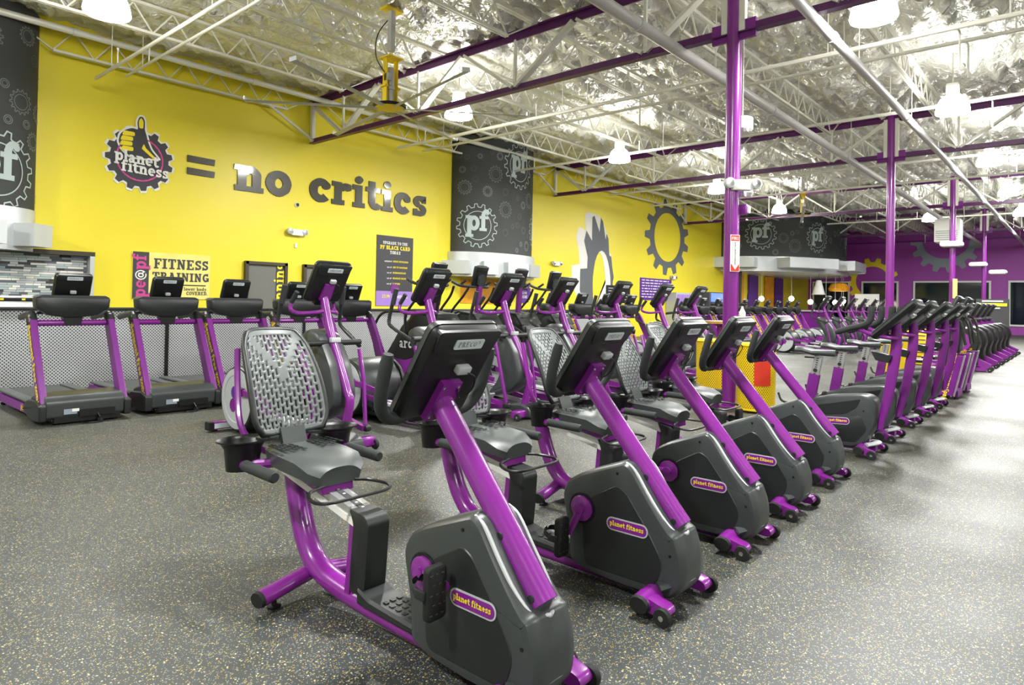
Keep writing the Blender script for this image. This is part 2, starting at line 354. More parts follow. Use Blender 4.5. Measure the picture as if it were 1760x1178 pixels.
# ---------------------------------------------------------------- setting
WY, WX, CH = 14.3, 47.0, 6.35
def nodes(m): return m.node_tree, m.node_tree.nodes['Principled BSDF']
def floor_mat():
    m = mat('speckled_rubber_floor', '#4C504E', 0.5); nt, b = nodes(m); N = nt.nodes; Lk = nt.links
    tc = N.new('ShaderNodeTexCoord')
    def mixc(a, c, f):
        x = N.new('ShaderNodeMix'); x.data_type = 'RGBA'; Lk.new(f, x.inputs['Factor'])
        for s_, v in (('A', a), ('B', c)):
            if isinstance(v, tuple): x.inputs[s_].default_value = v
            else: Lk.new(v, x.inputs[s_])
        return x.outputs['Result']
    def noise_(sc, det=3):
        n = N.new('ShaderNodeTexNoise'); n.inputs['Scale'].default_value = sc; n.inputs['Detail'].default_value = det; Lk.new(tc.outputs['Object'], n.inputs['Vector']); return n.outputs['Fac']
    def thr(src, lo, hi):
        r = N.new('ShaderNodeMapRange'); r.inputs['From Min'].default_value = lo; r.inputs['From Max'].default_value = hi; Lk.new(src, r.inputs['Value']); return r.outputs['Result']
    base = mixc(lin('#2E3535'), lin('#3E4240'), thr(noise_(0.5), .35, .7))
    base = mixc(base, lin('#1E2323'), thr(noise_(260, 2), .5, .75))
    for sc, cut, c in ((150, .82, '#A8913F'), (190, .84, '#8B9495'), (110, .95, '#C4BC92')):
        v = N.new('ShaderNodeTexVoronoi'); v.inputs['Scale'].default_value = sc; Lk.new(tc.outputs['Object'], v.inputs['Vector'])
        sx = N.new('ShaderNodeSeparateColor'); Lk.new(v.outputs['Color'], sx.inputs['Color'])
        g = N.new('ShaderNodeMath'); g.operation = 'GREATER_THAN'; g.inputs[1].default_value = cut; Lk.new(sx.outputs['Red'], g.inputs[0])
        d = N.new('ShaderNodeMath'); d.operation = 'LESS_THAN'; d.inputs[1].default_value = .42; Lk.new(v.outputs['Distance'], d.inputs[0])
        k = N.new('ShaderNodeMath'); k.operation = 'MULTIPLY'; Lk.new(g.outputs[0], k.inputs[0]); Lk.new(d.outputs[0], k.inputs[1])
        base = mixc(base, lin(c), k.outputs[0])
    Lk.new(base, b.inputs['Base Color'])
    Lk.new(mapr(N, Lk, noise_(0.8), .3, .7, .42, .58), b.inputs['Roughness'])
    bp = N.new('ShaderNodeBump'); bp.inputs['Strength'].default_value = .25; bp.inputs['Distance'].default_value = .003
    Lk.new(noise_(160, 2), bp.inputs['Height']); Lk.new(bp.outputs['Normal'], b.inputs['Normal'])
    return m
def mapr(N, Lk, src, a, b_, c, d):
    r = N.new('ShaderNodeMapRange'); r.inputs['From Min'].default_value = a; r.inputs['From Max'].default_value = b_
    r.inputs['To Min'].default_value = c; r.inputs['To Max'].default_value = d; Lk.new(src, r.inputs['Value']); return r.outputs['Result']
def struct(o, label=None, cat=None): return tag(o, label, cat, None, 'structure')
M['floor'] = floor_mat()
M['yellow_wall'] = mat('yellow_wall_paint', '#E6D530', 0.42, bump=0.1, bscale=30, var=0.03)
M['purple_wall'] = mat('purple_wall_paint', '#9E3CA8', 0.5, var=0.05, bscale=1)
M['neutral'] = mat('plain_wall_paint', '#CFCFC8', 0.6, var=0.04, bscale=1)
M['insul'] = mat('silver_insulation_foil', '#E0E0D8', 0.38, 0.4, bump=1.0, bscale=6, var=0.06)
nt_, b_ = nodes(M['insul'])
for n in nt_.nodes:
    if n.type == 'BUMP': n.inputs['Distance'].default_value = 0.09
    if n.type == 'TEX_NOISE': n.inputs['Detail'].default_value = 2; n.inputs['Distortion'].default_value = 1.2
struct(B().box((19, 0.5, -.1), (60, 30, .2)).build('floor', 'floor', smooth=False), 'dark grey rubber gym floor speckled with ochre flecks', 'floor')
struct(B().box((20, WY + .15, 3.2), (60, .3, 6.6)).build('wall_back', 'yellow_wall', smooth=False), 'tall bright yellow painted wall behind the treadmills', 'wall')
wr = struct(B().box((WX + .15, .5, 3.2), (.3, 30, 6.6)).build('wall_right', 'purple_wall', smooth=False), 'deep purple painted end wall with dark windows', 'wall')
struct(B().box((-8.15, .5, 3.2), (.3, 30, 6.6)).build('wall_left', 'neutral', smooth=False), 'plain pale wall beside the camera', 'wall')
struct(B().box((20, -13.15, 3.2), (60, .3, 6.6)).build('wall_front', 'neutral', smooth=False), 'plain pale wall behind the camera', 'wall')
GX = [-0.9, 8.8, 18.5, 28.5, 38.2, 47]
JY = [14.02, 11.8, 9.5, 7.2, 4.9, 2.6, .3, -2, -4.3, -6.6, -8.9, -11.2]
def insul():
    dx = .085; nx = int(55 / dx); ny = int(27.4 / dx); vs = []; fs = []
    for j in range(ny + 1):
        y = -13.05 + 27.4 * j / ny
        t = ((y - .3) % 2.3) / 2.3; sag = .16 * math.sin(PI * t) ** .7
        for i in range(nx + 1):
            x = -8 + 55 * i / nx
            q = noise.noise(Vector((x * .35, y * .5, 3))); s_ = ((x + .5 * q) % 1.22) / 1.22
            wr_ = abs(noise.noise(Vector((x * 1.6 + q, y * 3.2, 0)))) * .24 + abs(noise.noise(Vector((x * 4.6, y * 3.2, 5)))) * .15
            se = .05 * (1 - math.sin(PI * s_) ** .5)
            vs.append((x, y, CH + .12 - sag * (.8 + .5 * q) - wr_ * (.4 + math.sin(PI * t)) + se * .8))
    W_ = nx + 1
    for j in range(ny):
        for i in range(nx): a = j * W_ + i; fs.append((a, a + W_, a + W_ + 1, a + 1))
    b = B(); b.v = vs; b.f = fs
    me = bpy.data.meshes.new('ceiling'); me.from_pydata(vs, [], fs); me.materials.append(M['insul']); me.shade_smooth()
    o = bpy.data.objects.new('ceiling', me); COL.objects.link(o); return o
struct(insul(), 'crinkled silver foil insulation hung under the roof deck', 'ceiling')
b = B().box((20, .5, 6.75), (60, 30, .15)).build('roof', 'neutral', smooth=False); struct(b, 'roof deck above the insulation', 'roof')
b = B().box((WX - .02, .5, 5.55), (.06, 27, .05)).build('trim_1', 'purple_flat', smooth=False); struct(b, 'thin purple ledge line high on the purple wall', 'trim')

def perf_mat():
    m = mat('perforated_metal', '#C9CCCD', 0.35, 0.3); nt, b = nodes(m); N = nt.nodes; Lk = nt.links
    tc = N.new('ShaderNodeTexCoord'); mp = N.new('ShaderNodeMapping'); mp.inputs['Rotation'].default_value = (PI / 2, 0, PI / 4)
    mp.vector_type = 'POINT'
    sp_ = N.new('ShaderNodeSeparateXYZ'); cb = N.new('ShaderNodeCombineXYZ'); Lk.new(tc.outputs['Object'], sp_.inputs[0])
    Lk.new(sp_.outputs['X'], cb.inputs['X']); Lk.new(sp_.outputs['Z'], cb.inputs['Y'])
    mp.inputs['Rotation'].default_value = (0, 0, PI / 4); Lk.new(cb.outputs[0], mp.inputs['Vector'])
    v = N.new('ShaderNodeTexVoronoi'); v.voronoi_dimensions = '2D'; v.inputs['Randomness'].default_value = 0; v.inputs['Scale'].default_value = 31; Lk.new(mp.outputs[0], v.inputs['Vector'])
    g = N.new('ShaderNodeMath'); g.operation = 'LESS_THAN'; g.inputs[1].default_value = .29; Lk.new(v.outputs['Distance'], g.inputs[0])
    x = N.new('ShaderNodeMix'); x.data_type = 'RGBA'; x.inputs['A'].default_value = lin('#C6C9CA'); x.inputs['B'].default_value = lin('#1F2426'); Lk.new(g.outputs[0], x.inputs['Factor'])
    Lk.new(x.outputs['Result'], b.inputs['Base Color'])
    bp = N.new('ShaderNodeBump'); bp.invert = True; bp.inputs['Distance'].default_value = .004; Lk.new(g.outputs[0], bp.inputs['Height']); Lk.new(bp.outputs['Normal'], b.inputs['Normal'])
    return m
M['perf'] = perf_mat()
# half wall of perforated metal
hw = thing('partition', 'waist-high partition of perforated grey metal panels behind the treadmills', 'partition', (0, 11.0, 0))
xs = [-3.0, -.6, 1.8, 4.28, 6.7, 9.1, 11.5, 13.9, 16.3]
for a, c in zip(xs[:-1], xs[1:]):
    B().box(((a + c) / 2, 0, .58), (c - a - .05, .08, 1.12)).build('perforated_panel', 'perf', hw, smooth=False)
for a in xs: B().box((a, 0, .57), (.055, .1, 1.14)).build('post', 'black', hw, smooth=False)
B().rbox((6.65, 0, 1.16), (19.5, .16, .045), .01, 'x').build('cap_rail', 'dark', hw)

# doors
for k, (x0, x1, word) in enumerate(((7.2, 8.22, 'tanning'), (8.66, 9.7, 'massage'))):
    d = thing('door_%d' % (k + 1), 'dark framed grey door with yellow vertical lettering in the yellow wall, %s of two' % ('left' if k == 0 else 'right'), 'door', ((x0 + x1) / 2, WY, 0), kind='structure')
    hwid = (x1 - x0) / 2
    B().box((0, -.02, 1.05), (x1 - x0 - .12, .04, 2.1)).build('door_leaf', 'door', d, smooth=False)
    f = B()
    for s_ in (-1, 1): f.box((s_ * (hwid - .03), -.05, 1.09), (.07, .1, 2.18))
    f.box((0, -.05, 2.15), (x1 - x0, .1, .07)); f.build('door_frame', 'frame_dark', d, smooth=False)
    B().box((hwid - .16, -.045, 1.05), (.2, .012, 2.08)).build('dark_strip', 'charcoal', d, smooth=False)
    t = B(); text(t, word, 1.15, 0, .27, 0, lambda x, y, z: (hwid - .07 - y, -.056, x + .45)); t.build('lettering', 'yellow_print', d, smooth=False)
    B().tube([(-hwid + .14, -.06, 1.0), (-hwid + .14, -.1, 1.0), (-hwid + .24, -.1, 1.0)], .012, 6).build('door_handle', 'silver', d)

# columns
COLX = [8.8, 18.5, 28.5, 38.2]
def column(x, y, lab, k):
    c = thing('column', lab, 'column', (x, y, 0), kind='structure')
    B().tube([(0, 0, 0), (0, 0, 6.3)], .095, 20).build('shaft', 'purple', c)
    B().rbox((0, 0, .01), (.3, .3, .02), .01).build('base_plate', 'purple_flat', c)
    B().box((0, .16, 5.17), (.05, .3, .26)).box((0, -.16, 5.17), (.05, .3, .26)).build('beam_bracket', 'purple_flat', c, smooth=False)
    B().tube([(.1, -.06, .1), (.1, -.06, 5.9)], .014, 6).build('conduit', 'purple_flat', c)
    return c
for k, x in enumerate(COLX):
    column(x, 3.7, ['purple steel column nearest the camera, carrying an extinguisher sign', 'second purple steel column from the camera', 'third purple steel column from the camera', 'farthest purple steel column before the purple wall'][k], k)
# trusses across the hall
def truss(x, y0, y1, lab):
    t = thing('roof_truss', lab, 'roof truss', (x, 0, 0), kind='structure')
    B().box((0, (y0 + y1) / 2, 5.13), (.13, y1 - y0, .02)).box((0, (y0 + y1) / 2, 5.19), (.025, y1 - y0, .1)).build('bottom_chord', 'beam', t, smooth=False)
    B().box((0, (y0 + y1) / 2, 6.1), (.025, y1 - y0, .14)).box((0, (y0 + y1) / 2, 6.17), (.16, y1 - y0, .03)).build('top_chord', 'beam', t, smooth=False)
    n = max(1, round((y1 - y0) / 2.5)); p = (y1 - y0) / n
    for i in range(n):
        a = y0 + i * p; m_ = a + p / 2
        for (ya, yb) in ((a, m_), (m_ + .0, a + p)):
            up = ya == a
            B().bar((.03, ya + .04, 6.05 if up else 5.2), (.03, yb - .04, 5.2 if up else 6.05), .05, .07, (1, 0, 0)).bar((-.03, ya + .04, 6.05 if up else 5.2), (-.03, yb - .04, 5.2 if up else 6.05), .05, .07, (1, 0, 0)).build('web_member', 'steel_white', t, smooth=False)
        B().bar((0, m_, 5.2), (0, m_, 6.05), .045, .045, (1, 0, 0)).build('web_post', 'steel_white', t, smooth=False)
    for yy in (y0 + .04, y1 - .04): B().bar((0, yy, 5.15), (0, yy, 6.1), .09, .09, (1, 0, 0)).build('web_post', 'steel_white', t, smooth=False)
    return t
for k, x in enumerate(COLX):
    o_ = ['nearest', 'second', 'third', 'farthest'][k]
    truss(x, 3.78, 14.25, '%s purple and white roof truss, from its column to the yellow wall' % o_)
    truss(x, -6.9, 3.62, '%s purple and white roof truss, running right from its column' % o_)
# bar joists
def joist(x0, x1, y, lab):
    j = thing('bar_joist', lab, 'joist', (x0, y, 0), kind='structure', group='white bar joists under the ceiling'); Ln = x1 - x0
    B().box((Ln / 2, .03, 6.19), (Ln, .05, .05)).box((Ln / 2, -.03, 6.19), (Ln, .05, .05)).build('top_chord', 'steel_white', j, smooth=False)
    B().box((Ln / 2, .025, 5.74), (Ln - 1.6, .03, .045)).box((Ln / 2, -.025, 5.74), (Ln - 1.6, .03, .045)).build('bottom_chord', 'steel_white', j, smooth=False)
    n = int((Ln - 1.6) / .6); p = (Ln - 1.6) / n; pts = [(.1, 0, 6.17)]
    for i in range(n): pts += [(.8 + i * p, 0, 5.75), (.8 + i * p + p / 2, 0, 6.17)]
    pts += [(Ln - .8, 0, 5.75), (Ln - .1, 0, 6.17)]
    b = B()
    for a, c in zip(pts[:-1], pts[1:]): b.bar(a, c, .022, .022, (0, 1, 0))
    b.build('web', 'steel_white', j, smooth=False); return j
protos = {}
for y in JY:
    for a, c in zip(GX[:-1], GX[1:]):
        if y > 14 and a < 0: joist(2.6, c, y, 'short white bar joist against the yellow wall above the big sign'); continue
        lab = 'white open-web bar joist under the foil ceiling'
        key = round(c - a, 2)
        if key in protos: dup(protos[key], (a, y, 0))
        else: protos[key] = joist(a, c, y, lab)
# braces from the wall joists down to the trusses
for k, x in enumerate(COLX[:3]):
    tag(B().bar((x - 1.25, 14.0, 5.74), (x - .05, 14.1, 5.17), .05, .05).build('kicker_brace', 'steel_white', smooth=False), '%s diagonal white brace from wall joist to truss foot' % ['nearest', 'second', 'farthest'][k], 'brace')

def pipe(name, pts, r, m, lab, collars=(), hang=None, n=12):
    t = thing(name, lab, 'pipe', (0, 0, 0))
    B().tube(pts, r, n).build('pipe_run', m, t)
    for (p, q) in collars:
        a, c = Vector(pts[0]), Vector(pts[-1]); d = (c - a).normalized()
        B().tube([Vector(p) - d * q, Vector(p) + d * q], r * 1.18, n).build('coupling', m, t)
    for (p, z) in (hang or ()): B().bar(p, (p[0], p[1], z), .012, .012, (1, 0, 0)).build('hanger', 'steel_white', t, smooth=False)
    return t
pipe('overhead_pipe', [(-5, 4.5, 5.08), (46.5, 4.5, 5.08)], .085, 'pipe', 'thick pale grey overhead pipe passing just behind the columns', [((x, 4.5, 5.08), .05) for x in (7.6, 12.5, 17.5, 24, 31)], [((x, 4.5, 5.1), 6.2) for x in range(2, 46, 4)])
pipe('overhead_pipe', [(-5, 2.65, 5.08), (46.5, 2.65, 5.08)], .07, 'pipe', 'slimmer pale grey overhead pipe over the aisle side', [((x, 2.65, 5.08), .05) for x in (9.6, 14.5, 20.5, 27)], [((x, 2.65, 5.1), 6.2) for x in range(3, 46, 4)])
pipe('overhead_pipe', [(-2, 13.45, 5.98), (46, 13.45, 5.98)], .06, 'steel_white', 'white pipe running along the top of the yellow wall', [((x, 13.45, 5.98), .05) for x in (3.6, 6.9, 12)])
for k, (x, z, r) in enumerate(((4.0, 5.32, .028), (4.5, 5.5, .024), (11.0, 5.36, .04), (11.9, 5.45, .032), (15.35, 5.42, .036), (21.2, 5.5, .036), (24.3, 5.45, .036), (30.2, 5.45, .036), (34.3, 5.45, .036), (41.0, 5.45, .036))):
    t = pipe('sprinkler_pipe', [(x, 13.7 if x < 32 else 9.6, z), (x, -11, z)], r, 'steel_white', '%s thin white sprinkler pipe from the camera, crossing under the joists' % ['first', 'second', 'third', 'fourth', 'fifth', 'sixth', 'seventh', 'eighth', 'ninth', 'tenth'][k], (), [((x, y, z), 6.2) for y in (12.9, 8.3, 3.1, -1)], 8)
    for y in (() if x > 32 else (12.6,)) + (9.0, 5.8, 3.0, .8, -2.5): B().tube([(x, y, z + .02), (x, y, z + .26)], .013, 6).tube([(x, y, z + .26), (x, y, z + .3)], .022, 6).build('sprinkler_head', 'steel_white', t)
    for y in (1.4, 6.6):
        B().tube([(x, y, z), (x + .25, y, z), (x + .25, y, z - .5)], .016, 6).build('drop_pipe', 'steel_white', t)

# lamps
def lamp(x, y, lab):
    t = thing('high_bay_lamp', lab, 'lamp', (x, y, 5.12), group='high-bay lamps')
    B().shell([(.275, 0), (.285, .03), (.265, .14), (.21, .26), (.13, .33), (.09, .36)], n=24).build('dome_shade', 'glow', t)
    B().lathe([(.0, -.012), (.15, -.006), (.27, 0), (.27, .012)], n=24).build('lens', 'glow', t)
    B().rbox((0, 0, .46), (.2, .2, .2), .03).build('ballast_housing', 'white', t)
    B().tube([(0, 0, .55), (0, 0, 1.3)], .012, 6).build('hanging_rod', 'steel_white', t)
    return t
LAMPS = []
for (x, y, l) in ((3.0, 9.9, 'lit round high-bay lamp over the sign, at the top left'), (9.35, 9.7, 'lit high-bay lamp beside the near yellow fan motor'), (14.85, 9.3, 'lit high-bay lamp in front of the pf banner wall'), (20.9, 9.3, 'lit high-bay lamp showing just left of the near column'), (26.8, 9.3, 'lit high-bay lamp near the far ceiling fan'), (32.6, 5.05, 'small lit high-bay lamp between the second and third columns'),
                  (-2.5, 2, 'lit high-bay lamp behind the camera'), (3.4, 2, 'lit high-bay lamp overhead near the camera'), (9.4, 2.1, 'lit high-bay lamp at the top edge right of the near column'), (14.85, 1.95, 'large lit high-bay lamp upper right, first below the top one'), (20.75, 1.92, 'lit high-bay lamp at right, third of the aisle row'), (26.6, 1.95, 'lit high-bay lamp at right edge, fourth of the aisle row'), (32.5, 1.95, 'small lit high-bay lamp, fifth of the aisle row'), (38.5, 1.95, 'tiny lit high-bay lamp, last of the aisle row'),
                  (-2.5, -5.8, 'lit high-bay lamp left behind the camera'), (5, -5.8, 'lit high-bay lamp right of the camera'), (13, -5.8, 'lit high-bay lamp out over the right side'), (21, -5.8, 'lit high-bay lamp out over the far right side'), (31, -5.8, 'lit high-bay lamp far out over the right side'), (-2.5, 9.7, 'lit high-bay lamp out to the left over the desks')):
    if not LAMPS: o = lamp(x, y, l); first_lamp = o
    else: o = dup(first_lamp, (x, y, 5.12), l)
    LAMPS.append(o)
    ld = bpy.data.lights.get('lamp_light')
    if not ld:
        ld = bpy.data.lights.new('lamp_light', 'AREA'); ld.shape = 'DISK'; ld.size = .54; ld.energy = LAMP_W; ld.color = (1, .995, .98)
    lo = bpy.data.objects.new('lamp_light', ld); COL.objects.link(lo); lo.location = (0, 0, -.03); lo.parent = o

# fans
def fan(x, y, lab):
    t = thing('ceiling_fan', lab, 'fan', (x, y, 4.55))
    B().bar((0, 0, .95), (0, 0, 1.65), .09, .09, (1, 0, 0)).build('down_rod', 'pipe', t, smooth=False)
    B().box((0, 0, .83), (.3, .3, .02)).build('mounting_plate', 'yellow_steel', t, smooth=False)
    B().box((0, 0, 1.64), (.34, .2, .03)).build('mounting_plate', 'yellow_steel', t, smooth=False)
    b = B()
    for s_ in (-1, 1): b.box((s_ * .11, 0, .45), (.02, .1, .76)).box((s_ * .11 + s_ * .02, 0, .35), (.06, .14, .03))
    b.build('motor_frame', 'yellow_steel', t, smooth=False)
    B().lathe([(.06, .12), (.06, .3), (.075, .31), (.075, .36), (.06, .38), (.065, .6), (.05, .68)], n=16).box((-.08, -.03, .5), (.08, .1, .12)).build('gear_motor', 'silver', t)
    B().lathe([(.0, .0), (.1, .0), (.27, .02), (.285, .05), (.2, .08), (.05, .1)], n=28).build('hub_disc', 'black', t)
    B().lathe([(.12, -.012), (.24, .004), (.24, .01), (.12, -.004)], n=28).build('hub_ring', 'yellow_steel', t)
    B().tube(sp([(.05, .05, 1.6), (-.2, .1, 1.2), (-.26, .05, .8), (-.1, 0, .55)]), .01, 6).build('power_cable', 'dark', t)
    for k in range(6):
        a = 2 * PI * k / 6 + .32; R = Matrix.Rotation(a, 4, 'Z')
        b = B(R @ Matrix.Rotation(.14, 4, 'X')); b.prism([(-.05, 0), (-.02, .01), (.04, .008), (.055, 0), (.035, -.005), (-.035, -.005)], 'x', [(.2, 0), (2.3, 0)])
        o = b.build('blade', 'lgrey', t)
        B(R @ Matrix.Rotation(.14, 4, 'X')).box((2.31, 0, .03), (.02, .12, .06)).build('winglet', 'lgrey', o, smooth=False)
    return t
f1 = fan(6.85, 8.75, 'large ceiling fan with a yellow motor frame, nearest the camera')
dup(f1, (25.2, 7.9, 4.75), 'far ceiling fan with a yellow motor frame, before the pf drum')

# ---------------------------------------------------------------- wall graphics
def wallfn(x0, z0, y=WY - .006): return lambda x, yy, d: (x0 + x, y - d, z0 + yy)
sg = thing('wall_lettering', 'big glossy black raised lettering reading = no critics on yellow wall', 'sign', (0, WY, 0))
wf = lambda x, y, z: (x, -z, y)
rr_ = random.Random(3)
for z in (3.94, 4.2):
    B().prism([(5.9, z), (6.47, z), (6.48, z + .13), (5.9, z + .14)], 'y', [(-.03, 0), (0, 0)]).build('letter', 'black_gloss', sg, smooth=False)
tx = 6.93; SZ = .86
for c in 'no critics':
    if c != ' ':
        b = B(); text(b, c, 0, 0, SZ, .03, lambda x, y, z: (tx + x * 1.156, -z, 3.77 + y * .95), align='l', bold=.045, res=26)
        b.v = [(p[0] + .012 * noise.noise(Vector((p[0] * 9, 0, p[2] * 9))), p[1], p[2] + .012 * noise.noise(Vector((p[2] * 9, 4, p[0] * 9)))) for p in b.v]
        b.build('letter', 'black_gloss', sg, smooth=False)
    tx += (GL[c][1] + .04) * SZ * 1.156 + (.12 if c == ' ' else 0)
# round gear sign with thumb and two words
lg = thing('gear_sign', 'black gear-shaped sign with raised thumb and white words planet fitness', 'sign', (4.98, WY, 4.1))
def dsk(b, P, h0, h1): return b.prism(P, 'y', [(-h0, 0), (-h1, 0)])
dsk(B(), gear_pts(0, -.02, .67, 15, .13, .52, .1), 0, .02).build('gear_backing', 'white', lg, smooth=False)
dsk(B(), gear_pts(0, -.02, .625, 15, .135, .5, .1), .02, .03).build('gear_face', 'charcoal', lg, smooth=False)
b = B(); n = 48
band(b, [(.44 * math.cos(a), -.02 + .44 * math.sin(a)) for a in [2 * PI * i / n for i in range(n)]], [((.405 + .01 * (i % 2)) * math.cos(a), -.02 + (.405 + .01 * (i % 2)) * math.sin(a)) for i, a in enumerate([2 * PI * i / n for i in range(n)])], lambda x, y, z: (x, -.032, y)); b.build('pink_ring', 'pink', lg, smooth=False)
hand = [(-.34, .14), (-.40, .28), (-.37, .42), (-.28, .52), (-.16, .58), (-.05, .56), (-.07, .72), (-.03, .83), (.03, .84), (.07, .76), (.07, .58), (.1, .5), (.14, .34), (.2, .2), (.34, .05), (.0, .0), (-.2, .02)]
dsk(B(), rnd(inset(hand, -.035), .05), .02, .031).build('thumb_outline', 'white', lg, smooth=False)
dsk(B(), rnd(hand, .04), .031, .036).build('thumb_shadow', 'charcoal', lg, smooth=False)
b = B()
for i in range(4):
    cy_ = .45 - .1 * i; cx_ = [-.22, -.25, -.26, -.24][i]
    dsk(b, rnd([(cx_ - .12, cy_ - .045), (cx_ + .11, cy_ - .03), (cx_ + .11, cy_ + .05), (cx_ - .09, cy_ + .05)], .03), .036, .04)
dsk(b, rnd([(-.035, .6), (-.045, .74), (0, .82), (.045, .74), (.04, .6)], .03), .036, .04)
dsk(b, rnd([(.06, .3), (.1, .22), (.3, .04), (.24, .03), (.02, .2)], .02), .036, .04)
b.build('yellow_highlights', 'yellow_print', lg, smooth=False)
b = B(); text(b, 'planet', -.06, -.12, .235, .006, lambda x, y, z: (x, -.045 - z, y - x * .05), trk=-.0, bold=.02); text(b, 'fitness', .1, -.31, .235, .006, lambda x, y, z: (x, -.045 - z, y - x * .05), trk=-.0, bold=.02)
b.build('white_words', 'white', lg, smooth=False)
# posters
def poster(name, lab, x0, x1, z0, z1, m, y=WY):
    t = thing(name, lab, 'poster', ((x0 + x1) / 2, y, (z0 + z1) / 2))
    B().box((0, -.01, 0), (x1 - x0, .02, z1 - z0)).build('sheet', m, t, smooth=False); return t
pf_ = lambda dy=.024: (lambda x, y, z: (x, -dy, y))
t = poster('poster', 'pale yellow FITNESS TRAINING poster with a dark pe@pf strip', 4.9, 6.43, 1.3, 2.24, 'poster_pale')
B().box((-.615, -.022, 0), (.3, .004, .94)).build('dark_strip', 'charcoal', t, smooth=False)
b = B(); text(b, 'pe', -.27, 0, .27, 0, lambda x, y, z: (-.52 - y, -.026, x), trk=.02, align='c'); text(b, 'pf', .27, 0, .27, 0, lambda x, y, z: (-.52 - y, -.026, x), trk=.02); b.build('pink_letters', 'pink', t, smooth=False)
b = B(); text(b, '@', 0.01, 0, .22, 0, lambda x, y, z: (-.535 - y, -.026, x)); b.build('white_letters', 'white', t, smooth=False)
b = B(); text(b, 'FITNESS', .18, .15, .225, 0, pf_(), bold=.02); text(b, 'TRAINING', .18, -.1, .195, 0, pf_(), bold=.02); b.add([(-.32, -.024, -.19), (.68, -.024, -.19), (.68, -.024, -.165), (-.32, -.024, -.165)], [(0, 1, 2, 3)])
text(b, 'lower body.', .47, -.29, .075, 0, pf_()); text(b, 'COVERED.', .5, -.38, .08, 0, pf_(), bold=.02); b.build('black_letters', 'charcoal', t, smooth=False)
t = poster('poster', 'tall charcoal poster headed UPGRADE TO THE PF BLACK CARD TODAY', 10.85, 12.1, 1.2, 3.1, 'charcoal')
b = B(); text(b, 'UPGRADE TO THE', 0, .72, .085, 0, pf_()); text(b, 'TODAY', 0, .46, .095, 0, pf_()); 
for i, y in enumerate((.24, .08, -.07, -.22, -.37)): text(b, ['unlimited', 'use of', 'use of', 'use of', 'use of'][i], -.12, y, .045, 0, pf_(), align='r')
text(b, 'A MONTH', .2, -.74, .09, 0, pf_(.03)); b.build('white_letters', 'white', t, smooth=False)
b = B(); text(b, 'PF BLACK CARD', 0, .58, .115, 0, pf_(), bold=.02)
for i, y in enumerate((.24, .08, -.07, -.22, -.37)): text(b, ['GUEST PRIVILEGES', 'ANY PF LOCATION', 'HYDROMASSAGE', 'MASSAGE CHAIR', 'TANNING'][i], -.08, y, .05, 0, pf_(), align='l', trk=.02)
b.build('yellow_letters', 'yellow_print', t, smooth=False)
B().box((0, -.022, -.75), (1.25, .004, .4)).build('purple_band', 'lilac', t, smooth=False)
B().prism(gear_pts(0, -.5, .16, 12), 'y', [(-.022, 0), (-.03, 0)]).build('gear_emblem', 'purple_flat', t, smooth=False)
b = B(); text(b, '21.99', -.3, -.74, .1, 0, pf_(.03), bold=.02); b.build('yellow_price', 'yellow_print', t, smooth=False)
t = poster('poster', 'dark purple notice board with rows of small white text, far right of the yellow wall', 24.6, 27.4, 1.55, 2.5, 'violet')
b = B(); q = random.Random(5)
for i in range(7):
    x = -1.25
    while x < 1.1:
        l = q.uniform(.1, .35); b.add([(x, -.024, .36 - i * .12), (x + l, -.024, .36 - i * .12), (x + l, -.024, .4 - i * .12), (x, -.024, .4 - i * .12)], [(0, 1, 2, 3)]); x += l + .08
b.build('text_rows', 'white', t, smooth=False)
t = poster('poster', 'small dark notice board with text rows, left of the purple notice board', 22.0, 23.8, 1.4, 2.1, 'black')
b = B()
for i in range(5): b.add([(-.75, -.024, .22 - i * .11), (.7, -.024, .22 - i * .11), (.7, -.024, .25 - i * .11), (-.75, -.024, .25 - i * .11)], [(0, 1, 2, 3)])
b.build('text_rows', 'lgrey', t, smooth=False)
t = poster('poster', 'orange patterned poster under the curved pf banner', 14.0, 15.9, 1.3, 2.05, 'orange')
t = thing('gear_sign', 'small purple gear-edged sign with white words beside the orange poster', 'sign', (17.0, WY, 1.66))
B().prism(gear_pts(0, 0, .36, 18, .1), 'y', [(0, 0), (-.02, 0)]).build('gear_backing', 'violet', t, smooth=False)
b = B()
for i in range(3): text(b, ['NO', 'GYM', 'HERE'][i], 0, .1 - i * .13, .1, 0, pf_())
b.build('white_words', 'white', t, smooth=False)
# murals
from mathutils.geometry import tessellate_polygon
mu = thing('gear_mural', 'charcoal half gear mural with a pale offset shadow, on the yellow wall', 'mural', (21.1, WY, 0))
MF = [(20.93, 0.72), (20.5, 1.26), (20.22, 1.85), (20.23, 2.65), (20.68, 2.69), (20.7, 3.12), (20.45, 3.71), (20.59, 4.12), (20.97, 3.76), (20.97, 4.66), (21.11, 4.74), (21.48, 4.14), (21.55, 4.71), (21.71, 4.58), (21.91, 3.89), (21.98, 4.13), (22.12, 3.93), (22.2, 3.28), (22.35, 3.23), (22.42, 2.85), (22.55, 2.42), (22.48, 2.23), (22.49, 0.71)]
MH = [(22.33, 2.03), (22.3, 2.41), (22.22, 2.75), (22.11, 3.04), (21.97, 3.26), (21.81, 3.39), (21.64, 3.43), (21.48, 3.37), (21.34, 3.22), (21.21, 2.99), (21.13, 2.7), (21.07, 2.36), (21.07, 2.0), (21.1, 1.64), (21.17, 1.3), (21.28, 1.01), (21.41, 0.79), (21.57, 0.64), (21.73, 0.59), (21.89, 0.64), (22.05, 0.78), (22.17, 1.01), (22.27, 1.31), (22.32, 1.66)]
